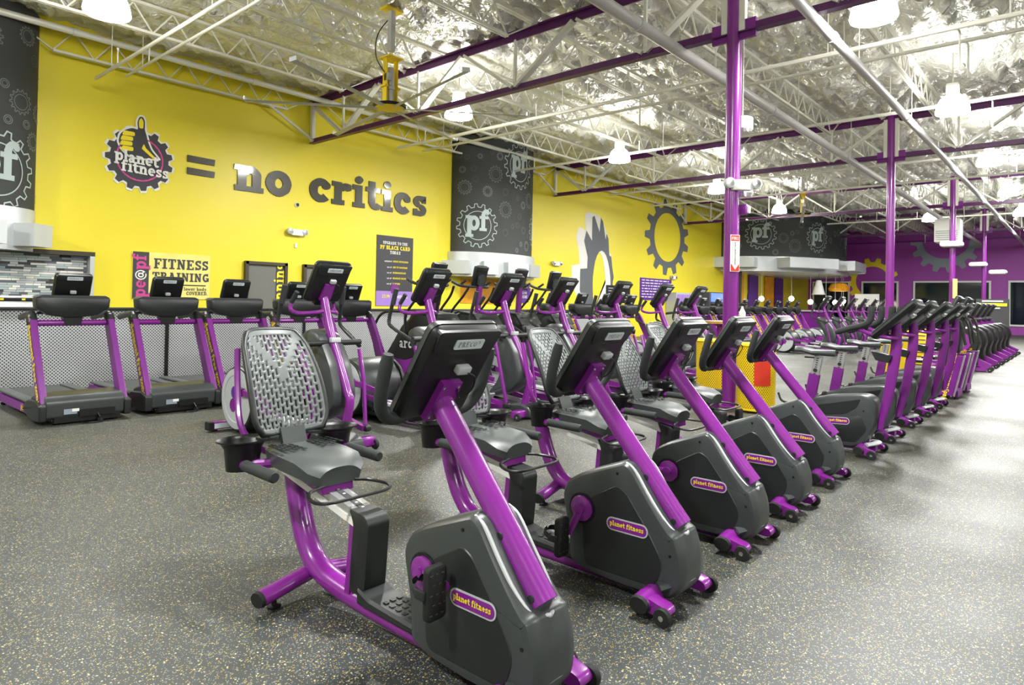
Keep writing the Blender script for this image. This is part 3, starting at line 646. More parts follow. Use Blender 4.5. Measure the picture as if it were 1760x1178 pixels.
MS = [(20.51, 0.73), (20.08, 1.56), (19.72, 2.07), (19.68, 2.74), (20.19, 2.83), (20.13, 3.27), (19.94, 3.84), (20.12, 4.22), (20.53, 4.12), (20.49, 4.74), (20.7, 4.84), (21.46, 4.78), (21.86, 4.38), (22.01, 4.14), (22.23, 3.4), (22.37, 3.26), (22.4, 2.79), (20.93, 0.72)]
MCR = [(21.64, 3.43), (21.78, 3.41), (21.92, 3.31), (22.05, 3.15), (22.16, 2.93), (22.25, 2.66), (22.31, 2.35), (22.33, 2.03), (22.33, 1.71), (22.29, 1.4), (22.22, 1.13), (22.12, 0.9), (22.0, 0.73), (21.87, 0.63), (21.73, 0.59), (21.53, 0.59), (21.64, 0.62), (21.73, 0.73), (21.82, 0.89), (21.89, 1.11), (21.94, 1.38), (21.97, 1.68), (21.97, 1.99), (21.95, 2.3), (21.9, 2.6), (21.83, 2.86), (21.75, 3.08), (21.66, 3.24), (21.55, 3.33), (21.45, 3.36)]
def flatpoly(loops, dy, name, m, par, x0=21.1):
    tr = tessellate_polygon([[Vector((x, z, 0)) for (x, z) in L] for L in loops]); V = [(x - x0, -dy, z) for L in loops for (x, z) in L]
    B().add(V, [tuple(t) for t in tr]).build(name, m, par, smooth=False)
flatpoly([MS, MH], .004, 'shadow_gear', 'mural_white', mu); flatpoly([MCR], .006, 'shadow_crescent', 'mural_white', mu); flatpoly([MF, MH], .010, 'front_gear', 'logo_grey', mu)
def halfgear(cx, cz, rx, rz, hx, hz, n, ph, dy, lo=.1):
    P = [(cx + x * rx, cz + y * rz) for (x, y) in gear_pts(0, 0, 1, n, .2, .45, ph)]
    H = [(cx + hx * math.cos(2 * PI * i / len(P) + ph), cz + hz * math.sin(2 * PI * i / len(P) + ph)) for i in range(len(P))]
    b = B(); N = len(P)
    vs = [(p[0], -dy, max(p[1], lo)) for p in P] + [(p[0], -dy, max(p[1], lo)) for p in H]
    b.add(vs, [(i, (i + 1) % N, (i + 1) % N + N, i + N) for i in range(N)]); return b
mu = thing('gear_mural', 'slate grey open gear mural on the yellow wall near the corner', 'mural', (27.0, WY, 4.4))
halfgear(0, 0, 2.05, 1.72, 1.22, 1.1, 13, .1, .008, -9).build('front_gear', 'logo_grey', mu, smooth=False)

# ---------------------------------------------------------------- curved banner kiosks
def kiosk(cx, a_, b_, z0, z1, fz, pfs, lab, seed, boxes, boxh=(2.17, 2.56), bw=.45, fk=.1):
    t = thing('banner_drum', lab, 'banner', (cx, WY, 0))
    n = 64; AN = [PI + PI * i / n for i in range(n + 1)]
    pt = lambda an, k=0: ((a_ + k) * math.cos(an), (b_ + k) * math.sin(an))
    S = [0]
    for i in range(n): p, q = pt(AN[i]), pt(AN[i + 1]); S.append(S[-1] + math.hypot(p[0] - q[0], p[1] - q[1]))
    def s2a(s):
        s = max(0, min(S[-1], s)); i = 0
        while i < n - 1 and S[i + 1] < s: i += 1
        return AN[i] + (AN[i + 1] - AN[i]) * (s - S[i]) / (S[i + 1] - S[i])
    def wall(z_a, z_b, k, name, m):
        vs = []
        for an in AN: x, y = pt(an, k); vs += [(x, y, z_a), (x, y, z_b)]
        B().add(vs, [(2 * i, 2 * i + 1, 2 * i + 3, 2 * i + 2) for i in range(n)] + [tuple(range(0, 2 * n + 2, 2)), tuple(range(1, 2 * n + 2, 2))]).build(name, m, t)
    wall(z0, z1, 0, 'curved_banner', 'banner'); wall(fz, z0, fk, 'fascia_band', 'alu')
    def fn(x, y, d):
        an = s2a(x); p = pt(an, .012 + d); return (p[0], p[1], y)
    q = random.Random(seed); L1, L2, L3 = B(), B(), B(); used = []
    def ring(bb, cx_, cz_, r, w_, gear=0):
        if cz_ + r > z1 - .02 or cz_ - r < z0 + .02 or cx_ - r < .03 or cx_ + r > S[-1] - .03: return
        if gear: P = gear_pts(cx_, cz_, r, gear, .17); Q = inset(P, w_)
        else:
            P = [(cx_ + r * math.cos(2 * PI * i / 28), cz_ + r * math.sin(2 * PI * i / 28)) for i in range(28)]; Q = inset(P, w_)
        band(bb, P, Q, fn)
    for (ps, pz, r) in pfs:
        used.append((ps, pz, r)); s0 = ps
        def clipfn(x, y, d): return fn(max(.01, min(S[-1] - .01, x)), max(z0, y), d)
        P = gear_pts(ps, pz, r, 16, .15); band(L1, P, inset(P, r * .035), clipfn)
        P = [(ps + r * .66 * math.cos(2 * PI * i / 40), pz + r * .66 * math.sin(2 * PI * i / 40)) for i in range(40)]; band(L1, P, inset(P, r * .03), clipfn)
        text(L1, 'pf', ps, pz - r * .22, r * .98, 0, clipfn, trk=-.02, bold=.03)
    for k in range(420):
        r = q.choice((.08, .1, .13, .17, .22, .26)) * (b_ / .9) ** .3; x = q.uniform(0, S[-1]); z = q.uniform(z0, z1)
        if any(math.hypot(x - u[0], z - u[1]) < r + u[2] + .05 for u in used): continue
        used.append((x, z, r)); g = 14 if r > .12 else 0; bb = L2 if r > .15 else (L3 if q.random() < .6 else L2)
        ring(bb, x, z, r, .016, g); ring(bb, x, z, r * .62, .014)
    for bb, m in ((L1, 'line1'), (L2, 'line2'), (L3, 'line3')):
        if bb.v: tag(bb.build('gear_print', m, t, smooth=False), kind='stuff' if m != 'line1' else None)
    for (s_, w_) in boxes:
        an = s2a(s_); p = pt(an, .02); R = Matrix.Rotation(math.atan2(math.sin(an) / b_, math.cos(an) / a_) + PI / 2, 3, 'Z')
        z = sum(boxh) / 2; B().box((p[0], p[1], z), (w_, bw, boxh[1] - boxh[0]), R).build('fascia_box', 'alu', t, smooth=False)
    return t, S[-1]
kiosk(1.5, 1.75, .9, 2.83, 6.3, 2.1, [(3.22, 3.42, .68), (1.4, 5.0, .7)], 'left curved charcoal banner drum printed with gears and pf, cut by the frame', 11, [(.5, .8), (1.9, 1.0), (2.95, .55), (3.75, .46)], bw=.62, fk=.015)
kiosk(15.3, 1.75, .9, 2.83, 6.3, 2.1, [(.86, 3.62, .66), (2.45, 5.6, .72), (3.75, 3.7, .6)], 'middle curved charcoal banner drum printed with gears and two pf marks', 12, [(.25, .9), (1.2, .5), (2.2, 1.0), (3.2, .9), (4.1, .5)])
# underside, mosaic niche under the left drum
nz = thing('mosaic_niche', 'recessed niche of grey and white strip mosaic tiles at the far left', 'tiles', (2.2, WY, 0))
B().box((0, -.03, 1.62), (3.8, .04, .95)).build('grout_backing', 'logo_grey', nz, smooth=False)
f = B(); f.box((0, -.12, 2.12), (3.95, .24, .08)); f.build('top_frame', 'frame_dark', nz, smooth=False)
B().box((1.93, -.12, 1.62), (.07, .24, .95)).build('side_frame', 'alu', nz, smooth=False)
q = random.Random(9); TM = [M['line1'], M['mural_white'], M['mural_silver'], M['logo_grey'], M['charcoal'], M['lgrey']]
tm = {}
for i in range(len(TM)):
    for L_ in (.12, .18, .26):
        b = B(); b.box((0, 0, 0), (L_ - .006, .012, .036)); tm[(i, L_)] = b.mesh('tile', TM[i], smooth=False)
cnt = 0
for r in range(22):
    x = 1.89 - (0 if r % 2 else .05)
    while x > .1 and cnt < 298:
        L_ = q.choice((.12, .18, .26)); o = bpy.data.objects.new('tile', tm[(q.choice((0, 1, 2, 5, 3, 1, 4, 5, 0)), L_)]); COL.objects.link(o)
        o.location = (x - L_ / 2, -.055 - q.uniform(0, .004), 1.2 + r * .041); o.parent = nz; x -= L_; cnt += 1
b = B()
for r in range(22):
    x = .05
    while x > -1.8: L_ = q.choice((.12, .18, .26)); b.box((x - L_ / 2, -.055, 1.2 + r * .041), (L_ - .006, .012, .036)); x -= L_
tag(b.build('tile_field', 'mural_silver', nz, smooth=False), kind='stuff')
t = thing('drinking_fountain', 'steel drinking fountain panel with a dark control strip before the mosaic tiles', 'fountain', (3.0, 13.9, 0))
B().rbox((0, 0, .66), (1.0, .4, 1.32), .02, 'z').build('steel_body', 'alu', t)
B().rbox((0, -.21, 1.26), (.9, .03, .06), .012, 'y').build('control_strip', 'black', t)
b = B(); 
for x in (-.3, 0, .2): b.box((x, -.232, 1.262), (.05, .006, .03))
b.build('status_icon', 'yellow_print', t, smooth=False)
# wall devices
def emlight(x, y, z, lab, s=1.0):
    t = thing('emergency_light', lab, 'emergency light', (x, y, z))
    B().rbox((0, 0, 0), (.26 * s, .09 * s, .13 * s), .02, 'y').build('housing', 'white', t)
    for k in (-1, 1):
        h = B().lathe([(.03 * s, .06 * s), (.062 * s, .03 * s), (.066 * s, -.045 * s), (.055 * s, -.05 * s)], (k * .17 * s, -.01, .02), 'y', 18).build('lamp_head', 'lgrey', t)
        B().lathe([(0, -.053 * s), (.05 * s, -.05 * s)], (k * .17 * s, -.01, .02), 'y', 18).build('lens', 'chrome', h)
    return t
emlight(8.46, WY - .06, 2.93, 'white twin-head emergency light on the yellow wall above the left door', 1.15)
emlight(18.7, WY - .06, 2.75, 'white twin-head emergency light beside the half gear mural', 1.15)
emlight(27.5, WY - .06, 2.6, 'white twin-head emergency light under the slate gear mural', 1.15)
emlight(8.8, 3.7 - .14, 3.03, 'white twin-head emergency light strapped on the near purple column', 1.1).rotation_euler[2] = -.75
t = thing('security_camera', 'small dome camera on yellow wall below the word no', 'camera', (8.47, WY, 3.6))
B().lathe([(.06, 0), (.06, -.03), (.045, -.05)], (0, 0, 0), 'y', 16).build('mount_ring', 'white', t)
B().lathe([(.045, -.045), (.03, -.07), (.001, -.08)], (0, 0, 0), 'y', 14).build('dome', 'black', t)
t = thing('wall_sensor', 'tiny white sensor box under the wall emergency light', 'sensor', (8.46, WY - .02, 2.62))
B().rbox((0, 0, 0), (.06, .04, .1), .01, 'y').build('housing', 'white', t)
# column devices
t = thing('extinguisher_sign', 'vertical red and white FIRE EXTINGUISHER arrow sign on the near purple column', 'sign', (8.8, 3.7, 2.1), -.62)
t.location = (8.8 - .065, 3.7 - .085, 2.1)
B().box((0, 0, 0), (.14, .008, .5)).build('white_plate', 'white', t, smooth=False)
B().box((0, -.003, -.195), (.125, .006, .095)).build('red_panel', 'red', t, smooth=False)
B().box((0, -.003, .205), (.125, .006, .075)).build('red_panel', 'red', t, smooth=False)
B().prism([(-.035, -.15), (-.035, .165), (.035, .165), (.035, -.15), (.055, -.15), (0, -.225), (-.055, -.15)], 'y', [(-.009, 0), (-.0062, 0)]).build('white_arrow', 'white', t, smooth=False)
b = B(); 
for i, c in enumerate('EXTINGUISHER'): text(b, c, 0, .13 - i * .026, .026, 0, lambda x, y, z: (x, -.0095, y), bold=.03)
b.build('letters', 'charcoal', t, smooth=False)
b = B(); text(b, 'FIRE', 0, .185, .04, 0, lambda x, y, z: (x, -.006, y), bold=.03); b.build('red_word', 'white', t, smooth=False)
t = thing('round_speaker', 'white round drum speaker hanging right of the near column', 'speaker', (9.25, 3.75, 3.98))
B().lathe([(.001, -.1), (.12, -.1), (.15, -.07), (.15, .09), (.14, .1), (.001, .1)], n=26).build('drum', 'white', t)
B().bar((0, 0, .1), (0, 0, 2.2), .02, .02, (1, 0, 0)).build('hanger', 'steel_white', t, smooth=False)
B().rbox((-.1, -.1, -.1), (.06, .06, .06), .01).build('side_box', 'white', t)
t = thing('motion_detector', 'white ball-shaped detector on a bracket right of the column emergency light', 'detector', (8.98, 3.62, 2.98))
B().rbox((0, 0, 0), (.1, .08, .16), .015).build('bracket_box', 'lgrey', t)
B().lathe([(.001, -.075), (.05, -.055), (.075, 0), (.05, .055), (.001, .075)], (.12, -.03, -.01), 'z', 18).build('ball', 'white', t)
t = thing('outlet_box', 'purple electrical outlet box with a white socket on the near column', 'outlet', (8.98, 3.6, 2.72))
B().rbox((0, 0, 0), (.1, .1, .14), .01).build('box_body', 'purple_flat', t)
B().rbox((.03, -.06, 0), (.07, .03, .1), .008).build('socket', 'white', t)
for k, (x, z) in enumerate(((28.5, 2.2), (28.6, 3.2), (38.2, 2.7))):
    if k == 0:
        B0 = thing('column_sign', 'small pale extinguisher sign on the third purple column', 'sign', (x - .09, 3.6, 2.15), -.6)
        B().box((0, 0, 0), (.2, .01, .7)).build('plate', 'poster_pale', B0, smooth=False)
for k, (x, y, z) in enumerate(((28.3, 3.7, 3.75), (37.9, 3.9, 3.55), (38.6, 3.2, 3.2))):
    o = B().rbox((0, 0, 0), (.5, .7, .2), .09, 'x').build('oval_speaker', 'white'); o.location = (x, y, z)
    tag(o, ['white oval speaker on the third purple column', 'white oval speaker on the farthest purple column', 'small white oval speaker right of the farthest column'][k], 'speaker')

# ---------------------------------------------------------------- purple end wall
def window(k, y0, y1, z0, z1, lab):
    t = thing('window_%d' % k, lab, 'window', (WX, 0, 0), kind='structure')
    f = B()
    for (a, c, d, e) in ((y0, y1, z1, z1 + .1), (y0, y1, z0 - .1, z0), (y0 - .1, y0, z0 - .1, z1 + .1), (y1, y1 + .1, z0 - .1, z1 + .1)): f.box((-.05, (a + c) / 2, (d + e) / 2), (.12, c - a, e - d))
    n = max(1, int((y1 - y0) / 2))
    for i in range(1, n): f.box((-.05, y0 + (y1 - y0) * i / n, (z0 + z1) / 2), (.08, .06, z1 - z0))
    f.build('window_frame', 'white', t, smooth=False)
    for i in range(n):
        a = y0 + (y1 - y0) * i / n; B().box((-.02, a + (y1 - y0) / n / 2, (z0 + z1) / 2), (.03, (y1 - y0) / n, z1 - z0)).build('pane', 'night', t, smooth=False)
window(1, 4.3, 8.0, .6, 3.0, 'dark night window in the purple wall behind the far columns')
window(2, 9.0, 10.9, .6, 3.0, 'dark narrow night window in the purple wall left of the second column')
window(3, -2.0, 3.3, .6, 3.0, 'dark night window in the purple wall at the right frame edge')
window(4, 11.8, 13.9, .6, 3.0, 'dark night window in the purple wall under the juice bar canopy')
def xgear(name, m, lab, cy, cz, ry, rz, hy, hz, n, ph, lo=-9, hi=99):
    t = thing(name, lab, 'mural', (WX, cy, cz)); P = gear_pts(0, 0, 1, n, .17, .45, ph); N = len(P)
    vs = [(-.01, -p[0] * ry, max(lo, min(hi, p[1] * rz))) for p in P] + [(-.01, -hy * math.cos(2 * PI * i / N + ph), max(lo, min(hi, hz * math.sin(2 * PI * i / N + ph)))) for i in range(N)]
    B().add(vs, [(i, (i + 1) % N, (i + 1) % N + N, i + N) for i in range(N)]).build('painted_gear', m, t, smooth=False)
xgear('gear_mural', 'mural_silver', 'silver half gear mural on the purple wall hanging below the ledge line', 6.45, 5.5, 1.85, 1.9, 1.2, 1.05, 15, .1, -9, 0)
xgear('gear_mural', 'yellow_print', 'yellow gear mural on the purple wall behind the second column', 10.4, 3.1, 1.5, 1.5, .95, .95, 13, .2)
t = thing('unit_heater', 'white ceiling-hung box heater with louvres before the purple wall', 'heater', (30.5, 4.1, 4.35))
B().rbox((0, 0, .1), (.8, .85, .9), .05).build('cabinet', 'white', t)
for i in range(5): B().box((-.42, 0, -.25 + i * .08), (.05, .7, .03)).build('louvre', 'lgrey', t, smooth=False)
B().bar((0, .5, .5), (0, .5, 1.9), .03, .03, (1, 0, 0)).bar((0, -.5, .5), (0, -.5, 1.9), .03, .03, (1, 0, 0)).build('hanger', 'steel_white', t, smooth=False)
t = thing('standing_sign', 'dark standing banner sign with yellow and white text before the right wall', 'sign', (33.0, 2.9, 0))
B().box((0, 0, 1.15), (.05, 1.1, 1.4)).build('panel', 'charcoal', t, smooth=False)
B().box((0, 0, .23), (.3, .9, .46)).build('foot', 'dark', t, smooth=False)
b = B(); b.box((-.03, 0, 1.62), (.01, .95, .12)); b.build('yellow_text_line', 'yellow_print', t, smooth=False)
b = B(); b.box((-.03, 0, 1.76), (.01, .7, .06)).box((-.03, 0, 1.48), (.01, .5, .05)); b.build('white_text_line', 'white', t, smooth=False)
t = thing('whiteboard', 'white framed notice board standing behind the far ellipticals, left of the second column', 'board', (40, 9.1, 0))
B().box((0, 0, 1.8), (.06, 1.2, .7)).build('board_face', 'white', t, smooth=False)
for s_ in (-1, 1): B().box((0, s_ * .5, .73), (.06, .06, 1.46)).build('leg', 'lgrey', t, smooth=False)

# ---------------------------------------------------------------- juice bar drum with canopy
kiosk(38.5, 5.7, 4.3, 3.9, 6.3, 3.15, [(1.95, 5.02, .78), (5.2, 4.95, .78), (9.0, 5.0, .75)], 'right curved charcoal banner drum over the juice bar with two pf marks', 13, [(.6, 2.4), (4.2, 3.0), (8.4, 3.2), (11.8, 3.0)], (3.32, 3.82), 1.6)
jb = thing('juice_bar', 'front counter under the far drum with purple back wall and orange pillars', 'counter', (38.5, WY, 0))
b = B(); n = 24
B().prism([(5.0 * math.cos(PI + PI * i / n), 3.7 * math.sin(PI + PI * i / n)) for i in range(n + 1)], 'z', [(0, 0), (1.15, 0)]).build('counter_body', 'purple_flat', jb)
B().prism([(5.15 * math.cos(PI + PI * i / n), 3.85 * math.sin(PI + PI * i / n)) for i in range(n + 1)], 'z', [(1.15, 0), (1.2, 0)]).build('counter_top', 'lgrey', jb)
B().box((-5.0, -.4, 2.1), (.15, .8, 2.1)).build('dark_pillar', 'charcoal', jb, smooth=False)
for (y, m) in ((-1.5, 'violet'), (1.0, 'orange'), (2.6, 'violet'), (-3.6, 'orange')): B().box((y, -.08, 2.15), (1.3, .08, 1.9)).build('wall_panel', m, jb, smooth=False)
for k, (x, y, z) in enumerate(((33.9, 12.6, 1.75), (36.0, 11.8, 1.8), (37.2, 11.2, 1.65), (38.2, 10.7, 1.75), (39.2, 10.5, 1.65), (40.4, 10.4, 1.75), (41.6, 10.8, 1.6))):
    t = thing('pendant_lamp', '%s lit globe pendant lamp from the left over the juice bar' % ['first', 'second', 'third', 'fourth', 'fifth', 'sixth', 'seventh'][k], 'lamp', (x, y, z), group='pendant lamps over the juice bar')
    B().lathe([(.001, -.14), (.1, -.1), (.14, 0), (.1, .1), (.03, .14)], n=16).build('globe', 'pglow', t)
    B().tube([(0, 0, .12), (0, 0, 3.2 - z)], .012, 5).build('cord', 'lgrey', t)
for k, (x, y, z, m, lab) in enumerate(((36.9, 10.7, 2.35, 'white', 'white pleated hanging decoration shaped like a small dress, under the far canopy'), (39.9, 10.5, 2.5, 'orange', 'orange rounded hanging decoration under the far canopy'))):
    t = thing('hanging_decoration', lab, 'decoration', (x, y, z))
    b = B(); prof = [(.12, .45), (.16, .3), (.3, -.25), (.33, -.3)] if k == 0 else [(.05, .3), (.4, .2), (.55, -.05), (.5, -.2), (.3, -.22)]
    b.lathe(prof, n=14); b.build('body', M['orange'] if k else M['white'], t)
    B().tube([(0, 0, .3), (0, 0, .8)], .012, 5).build('cord', 'dark', t)
# front desk wall fittings, far left part of the juice bar
for k, (x, z, rx_) in enumerate(((35.2, 2.35, .3), (36.6, 1.75, .3))):
    t = thing('oval_sign', ['upper', 'lower'][k] + ' oval dark sign with beaded edge on the yellow wall under the canopy', 'sign', (x, WY, z))
    B().prism([(rx_ * math.cos(2 * PI * i / 24), .46 * math.sin(2 * PI * i / 24)) for i in range(24)], 'y', [(0, 0), (-.03, 0)]).build('edge', 'charcoal', t)
    B().prism([(rx_ * .75 * math.cos(2 * PI * i / 24), .36 * math.sin(2 * PI * i / 24)) for i in range(24)], 'y', [(-.03, 0), (-.04, 0)]).build('face', 'lilac', t)
t = thing('drinks_cooler', 'drinks cooler with a lit blue screen against the yellow wall', 'cooler', (30.3, WY - .5, 0))
B().rbox((0, 0, 1.0), (1.5, .8, 2.0), .04).build('cabinet', 'charcoal', t)
B().box((0, -.42, 1.75), (1.35, .03, .42)).build('lit_panel', 'screen_blue', t, smooth=False)
B().box((0, -.42, .95), (1.3, .03, 1.0)).build('glass_door', 'screen', t, smooth=False)
t = thing('locker_bank', 'bank of lilac lockers against the yellow wall left of the drinks cooler', 'lockers', (28.2, WY - .3, 0))
for i in range(5):
    for j in range(2): B().rbox((-1 + i * .5, 0, .5 + j * .9), (.48, .5, .88), .01, 'y').build('locker_door', 'lilac', t)
B().box((0, .02, .96), (2.6, .5, 1.92)).build('locker_body', 'lgrey', t, smooth=False)

# ---------------------------------------------------------------- bins
def binmat():
    m = mat('perforated_yellow_steel', '#EFCB0E', 0.4); nt, b = nodes(m); N = nt.nodes; Lk = nt.links
    tc = N.new('ShaderNodeTexCoord'); sp_ = N.new('ShaderNodeSeparateXYZ'); Lk.new(tc.outputs['Object'], sp_.inputs[0])
    at = N.new('ShaderNodeMath'); at.operation = 'ARCTAN2'; Lk.new(sp_.outputs['Y'], at.inputs[0]); Lk.new(sp_.outputs['X'], at.inputs[1])
    mu_ = N.new('ShaderNodeMath'); mu_.operation = 'MULTIPLY'; mu_.inputs[1].default_value = .24 * 1.45; Lk.new(at.outputs[0], mu_.inputs[0])
    cb = N.new('ShaderNodeCombineXYZ'); Lk.new(mu_.outputs[0], cb.inputs['X']); Lk.new(sp_.outputs['Z'], cb.inputs['Y'])
    mp = N.new('ShaderNodeMapping'); mp.inputs['Rotation'].default_value = (0, 0, PI / 4); Lk.new(cb.outputs[0], mp.inputs['Vector'])
    v = N.new('ShaderNodeTexVoronoi'); v.voronoi_dimensions = '2D'; v.inputs['Randomness'].default_value = 0; v.inputs['Scale'].default_value = 33; Lk.new(mp.outputs[0], v.inputs['Vector'])
    g = N.new('ShaderNodeMath'); g.operation = 'LESS_THAN'; g.inputs[1].default_value = .3; Lk.new(v.outputs['Distance'], g.inputs[0])
    x = N.new('ShaderNodeMix'); x.data_type = 'RGBA'; x.inputs['A'].default_value = lin('#EFCB0E'); x.inputs['B'].default_value = lin('#5A4508'); Lk.new(g.outputs[0], x.inputs['Factor'])
    Lk.new(x.outputs['Result'], b.inputs['Base Color']); return m
M['bin'] = binmat()
def bin_(x, y, lab):
    t = thing('litter_bin', lab, 'bin', (x, y, 0), group='yellow perforated bins')
    B().shell([(.2, .02), (.245, .05), (.25, .86)], n=36).build('perforated_shell', 'bin', t)
    B().tube([(.252 * math.cos(2 * PI * i / 30), .252 * math.sin(2 * PI * i / 30), .87) for i in range(30)], .014, 8, closed=True).tube([(.245 * math.cos(2 * PI * i / 30), .245 * math.sin(2 * PI * i / 30), .035) for i in range(30)], .014, 8, closed=True).build('rim', 'yellow_steel', t)
    B().lathe([(.001, .02), (.2, .02), (.225, .8), (.22, .8), (.19, .05), (.001, .05)], n=24).build('inner_liner', 'dark', t)
    B().lathe([(.25, .88), (.25, .895), (.12, .9), (.12, .88)], n=30).build('lid_ring', 'yellow_steel', t)
    return t
bn = bin_(8.72, 3.3, 'yellow perforated steel bin with a red panel right of the near column')
b = B(); vs = []
for i in range(9):
    a = math.radians(196 + i * 6); vs += [(.258 * math.cos(a), .258 * math.sin(a), .36), (.258 * math.cos(a), .258 * math.sin(a), .7)]
B().add(vs, [(2 * i, 2 * i + 2, 2 * i + 3, 2 * i + 1) for i in range(8)]).build('red_panel', 'red', bn)
bin_(9.2, 4.1, 'yellow perforated steel bin half hidden behind the near column')
bin_(15.2, 2.95, 'yellow perforated steel bin seen between the upright bikes')
t = thing('yellow_cabinet', 'squat yellow slotted steel cabinet behind the upright bikes', 'cabinet', (15.9, 2.65, 0))
B().rbox((0, 0, .5), (.45, .45, 1.0), .02).build('body', 'yellow_steel', t)
for i in range(8): B().box((-.23, 0, .25 + i * .085), (.01, .34, .02)).build('slot', 'charcoal', t, smooth=False)
t = thing('cleaning_station', 'round wood-topped purple cleaning stand behind the near column', 'stand', (10.0, 4.35, 0))
B().lathe([(.3, 0), (.3, .03), (.06, .05), (.06, 1.05), (.15, 1.1)], n=20).build('pedestal', 'purple_flat', t)
B().lathe([(.001, 1.1), (.26, 1.1), (.27, 1.14), (.001, 1.15)], n=24).build('wood_top', 'wood', t)
for k, (x, y, dx) in enumerate(((10.2, 4.2, 0), (10.28, 4.1, 1))):
    s = thing('spray_bottle', ['white trigger spray bottle standing on the wood-topped stand', 'second white trigger spray bottle on the stand, right of the first'][k], 'bottle', (x - .05, y, 1.15))
    B().lathe([(.001, 0), (.045, 0), (.05, .02), (.05, .13), (.018, .2), (.018, .23)], n=14).build('bottle_body', 'white', s)
    B().rbox((0, -.02, .26), (.035, .11, .04), .012, 'x').bar((0, -.04, .25), (0, -.06, .19), .015, .012, (1, 0, 0)).build('trigger_head', 'dark', s)

# ---------------------------------------------------------------- machine pieces
def console(parent, w_, h_, th, c, dirdown, logo=True, name='console'):
    """flat screen housing; c centre, dirdown unit vector down the screen; screen faces +y/up"""
    d = Vector(dirdown).normalized(); X = Vector((1, 0, 0)); up = -d; nrm = X.cross(up)  # points to...
    nrm = Vector((0, -d.z, d.y)) if True else nrm
    R = Matrix((X, up, nrm)).transposed().to_4x4(); R.translation = Vector(c)
    b = B(R); b.prism(rrect(w_, h_, .04, 4), 'z', [(-th * .62, .03), (-th * .55, .012), (-th * .3, .003), (0, 0), (th * .2, .0), (th * .3, .008)])
    sh = b.build(name, 'black', parent)
    B(R).prism(rrect(w_, h_, .04, 4), 'z', [(-th * .12, -.003), (th * .12, -.003)]).build('edge_band', 'grey', sh)
    B(R).prism(rrect(w_ - .06, h_ - .09, .015, 3, 0, .01), 'z', [(th * .3, 0), (th * .34, 0)]).build('screen', 'screen', sh)
    b = B(R)
    b.prism(rnd([(-w_ * .47, h_ * .48), (w_ * .47, h_ * .48), (w_ * .43, h_ * .24), (-w_ * .43, h_ * .24)], .02), 'z', [(-th * .74, .012), (-th * .66, .0), (-th * .3, 0)]); b.build('top_cowl', 'dark', sh)
    if logo:
        lp = B(R).prism(rrect(w_ * .42, .042, .006, 2, 0, h_ * .36), 'z', [(-th * .80, 0), (-th * .7, 0)]).build('logo_plate', 'paper', sh, smooth=False)
    return sh, R
def logo_text(sh, R, w_, h_, th, s):
    b = B(R); text(b, s, 0, h_ * .36 - .010, .026, 0, lambda x, y, z: (x, y, -th * .815), trk=.05, bold=-.03, res=14)
    b.build('logo_letters', 'line2', sh, smooth=False)
def badge(parent, x, yc, zc, L_, h_, tilt, sgn=-1, txt=True):
    """purple planet fitness badge on the side face x; sgn -1 for the -x side"""
    R = Matrix.Rotation(tilt, 4, 'X'); R.translation = Vector((x, yc, zc))
    b = B(R); P = rrect(L_, h_, h_ / 2 - .001, 5)
    b.prism(inset(P, -.006), 'x', [(0, 0), (sgn * .003, 0)]); o = b.build('badge_rim', 'lgrey', parent)
    B(R).prism(P, 'x', [(sgn * .003, 0), (sgn * .005, .001)]).build('badge', 'purple', parent)
    if txt:
        b = B(R); text(b, 'planet fitness', 0, -h_ * .13, h_ * .47, 0, lambda xx, yy, zz: (sgn * .0062, sgn * xx, yy), trk=.02, bold=.02, res=9); b.build('badge_lettering', 'yellow_print', parent, smooth=False)
def wheel(parent, c, r, w_):
    o = B().lathe([(r * .55, -w_ / 2), (r * .92, -w_ / 2), (r, -w_ * .3), (r, w_ * .3), (r * .92, w_ / 2), (r * .55, w_ / 2)], (0, 0, 0), 'x', 20).build('wheel', 'rubber', parent); o.location = c
    B().lathe([(.001, -w_ / 2 - .003), (r * .3, -w_ / 2 - .002), (r * .3, w_ / 2 + .002), (.001, w_ / 2 + .003)], (0, 0, 0), 'x', 10).build('axle_bolt', 'chrome', o)
    return o
def bolts(parent, pts, r=.008, axis='x', m='chrome', name='bolt'):
    for p in pts: B().lathe([(.001, -.003), (r, -.002), (r, .002), (.001, .003)], p, axis, 8).build(name, m, parent)
def foot(parent, y, hw, r, front, sw=0.0):
    for s in (-1, 1):
        B().tube([(s * .02, y, .085), (s * hw * .75, y + sw * .75, .07), (s * hw, y + sw, .064)], [(r * 1.2, r)] * 3, 14, ref=(0, 1, 0)).build('stabilizer_arm', 'purple', parent)
        B().tube([(s * (hw - .002), y + sw, .064), (s * (hw + .014), y + sw * 1.05, .063)], [(r * 1.24, r * 1.04), (r * 1.1, r * .9)], 16, ref=(0, 1, 0)).build('end_cap', 'rubber', parent)
        if front:
            B().prism(rnd([(y - .02, .03), (y - .02, .1), (y - .12, .075), (y - .135, .045), (y - .11, .025)], .015), 'x', [(s * (hw - .09), .003), (s * (hw - .075), 0), (s * (hw - .03), 0), (s * (hw - .015), .003)]).build('wheel_fork', 'purple', parent)
            wheel(parent, (s * (hw - .002), y - .11, .04), .04, .028)
        else:
            B().lathe([(.03, 0), (.032, .008), (.012, .014), (.01, .045)], (s * (hw - .08), y + sw * .72, 0), 'z', 12).build('leveling_foot', 'rubber', parent)
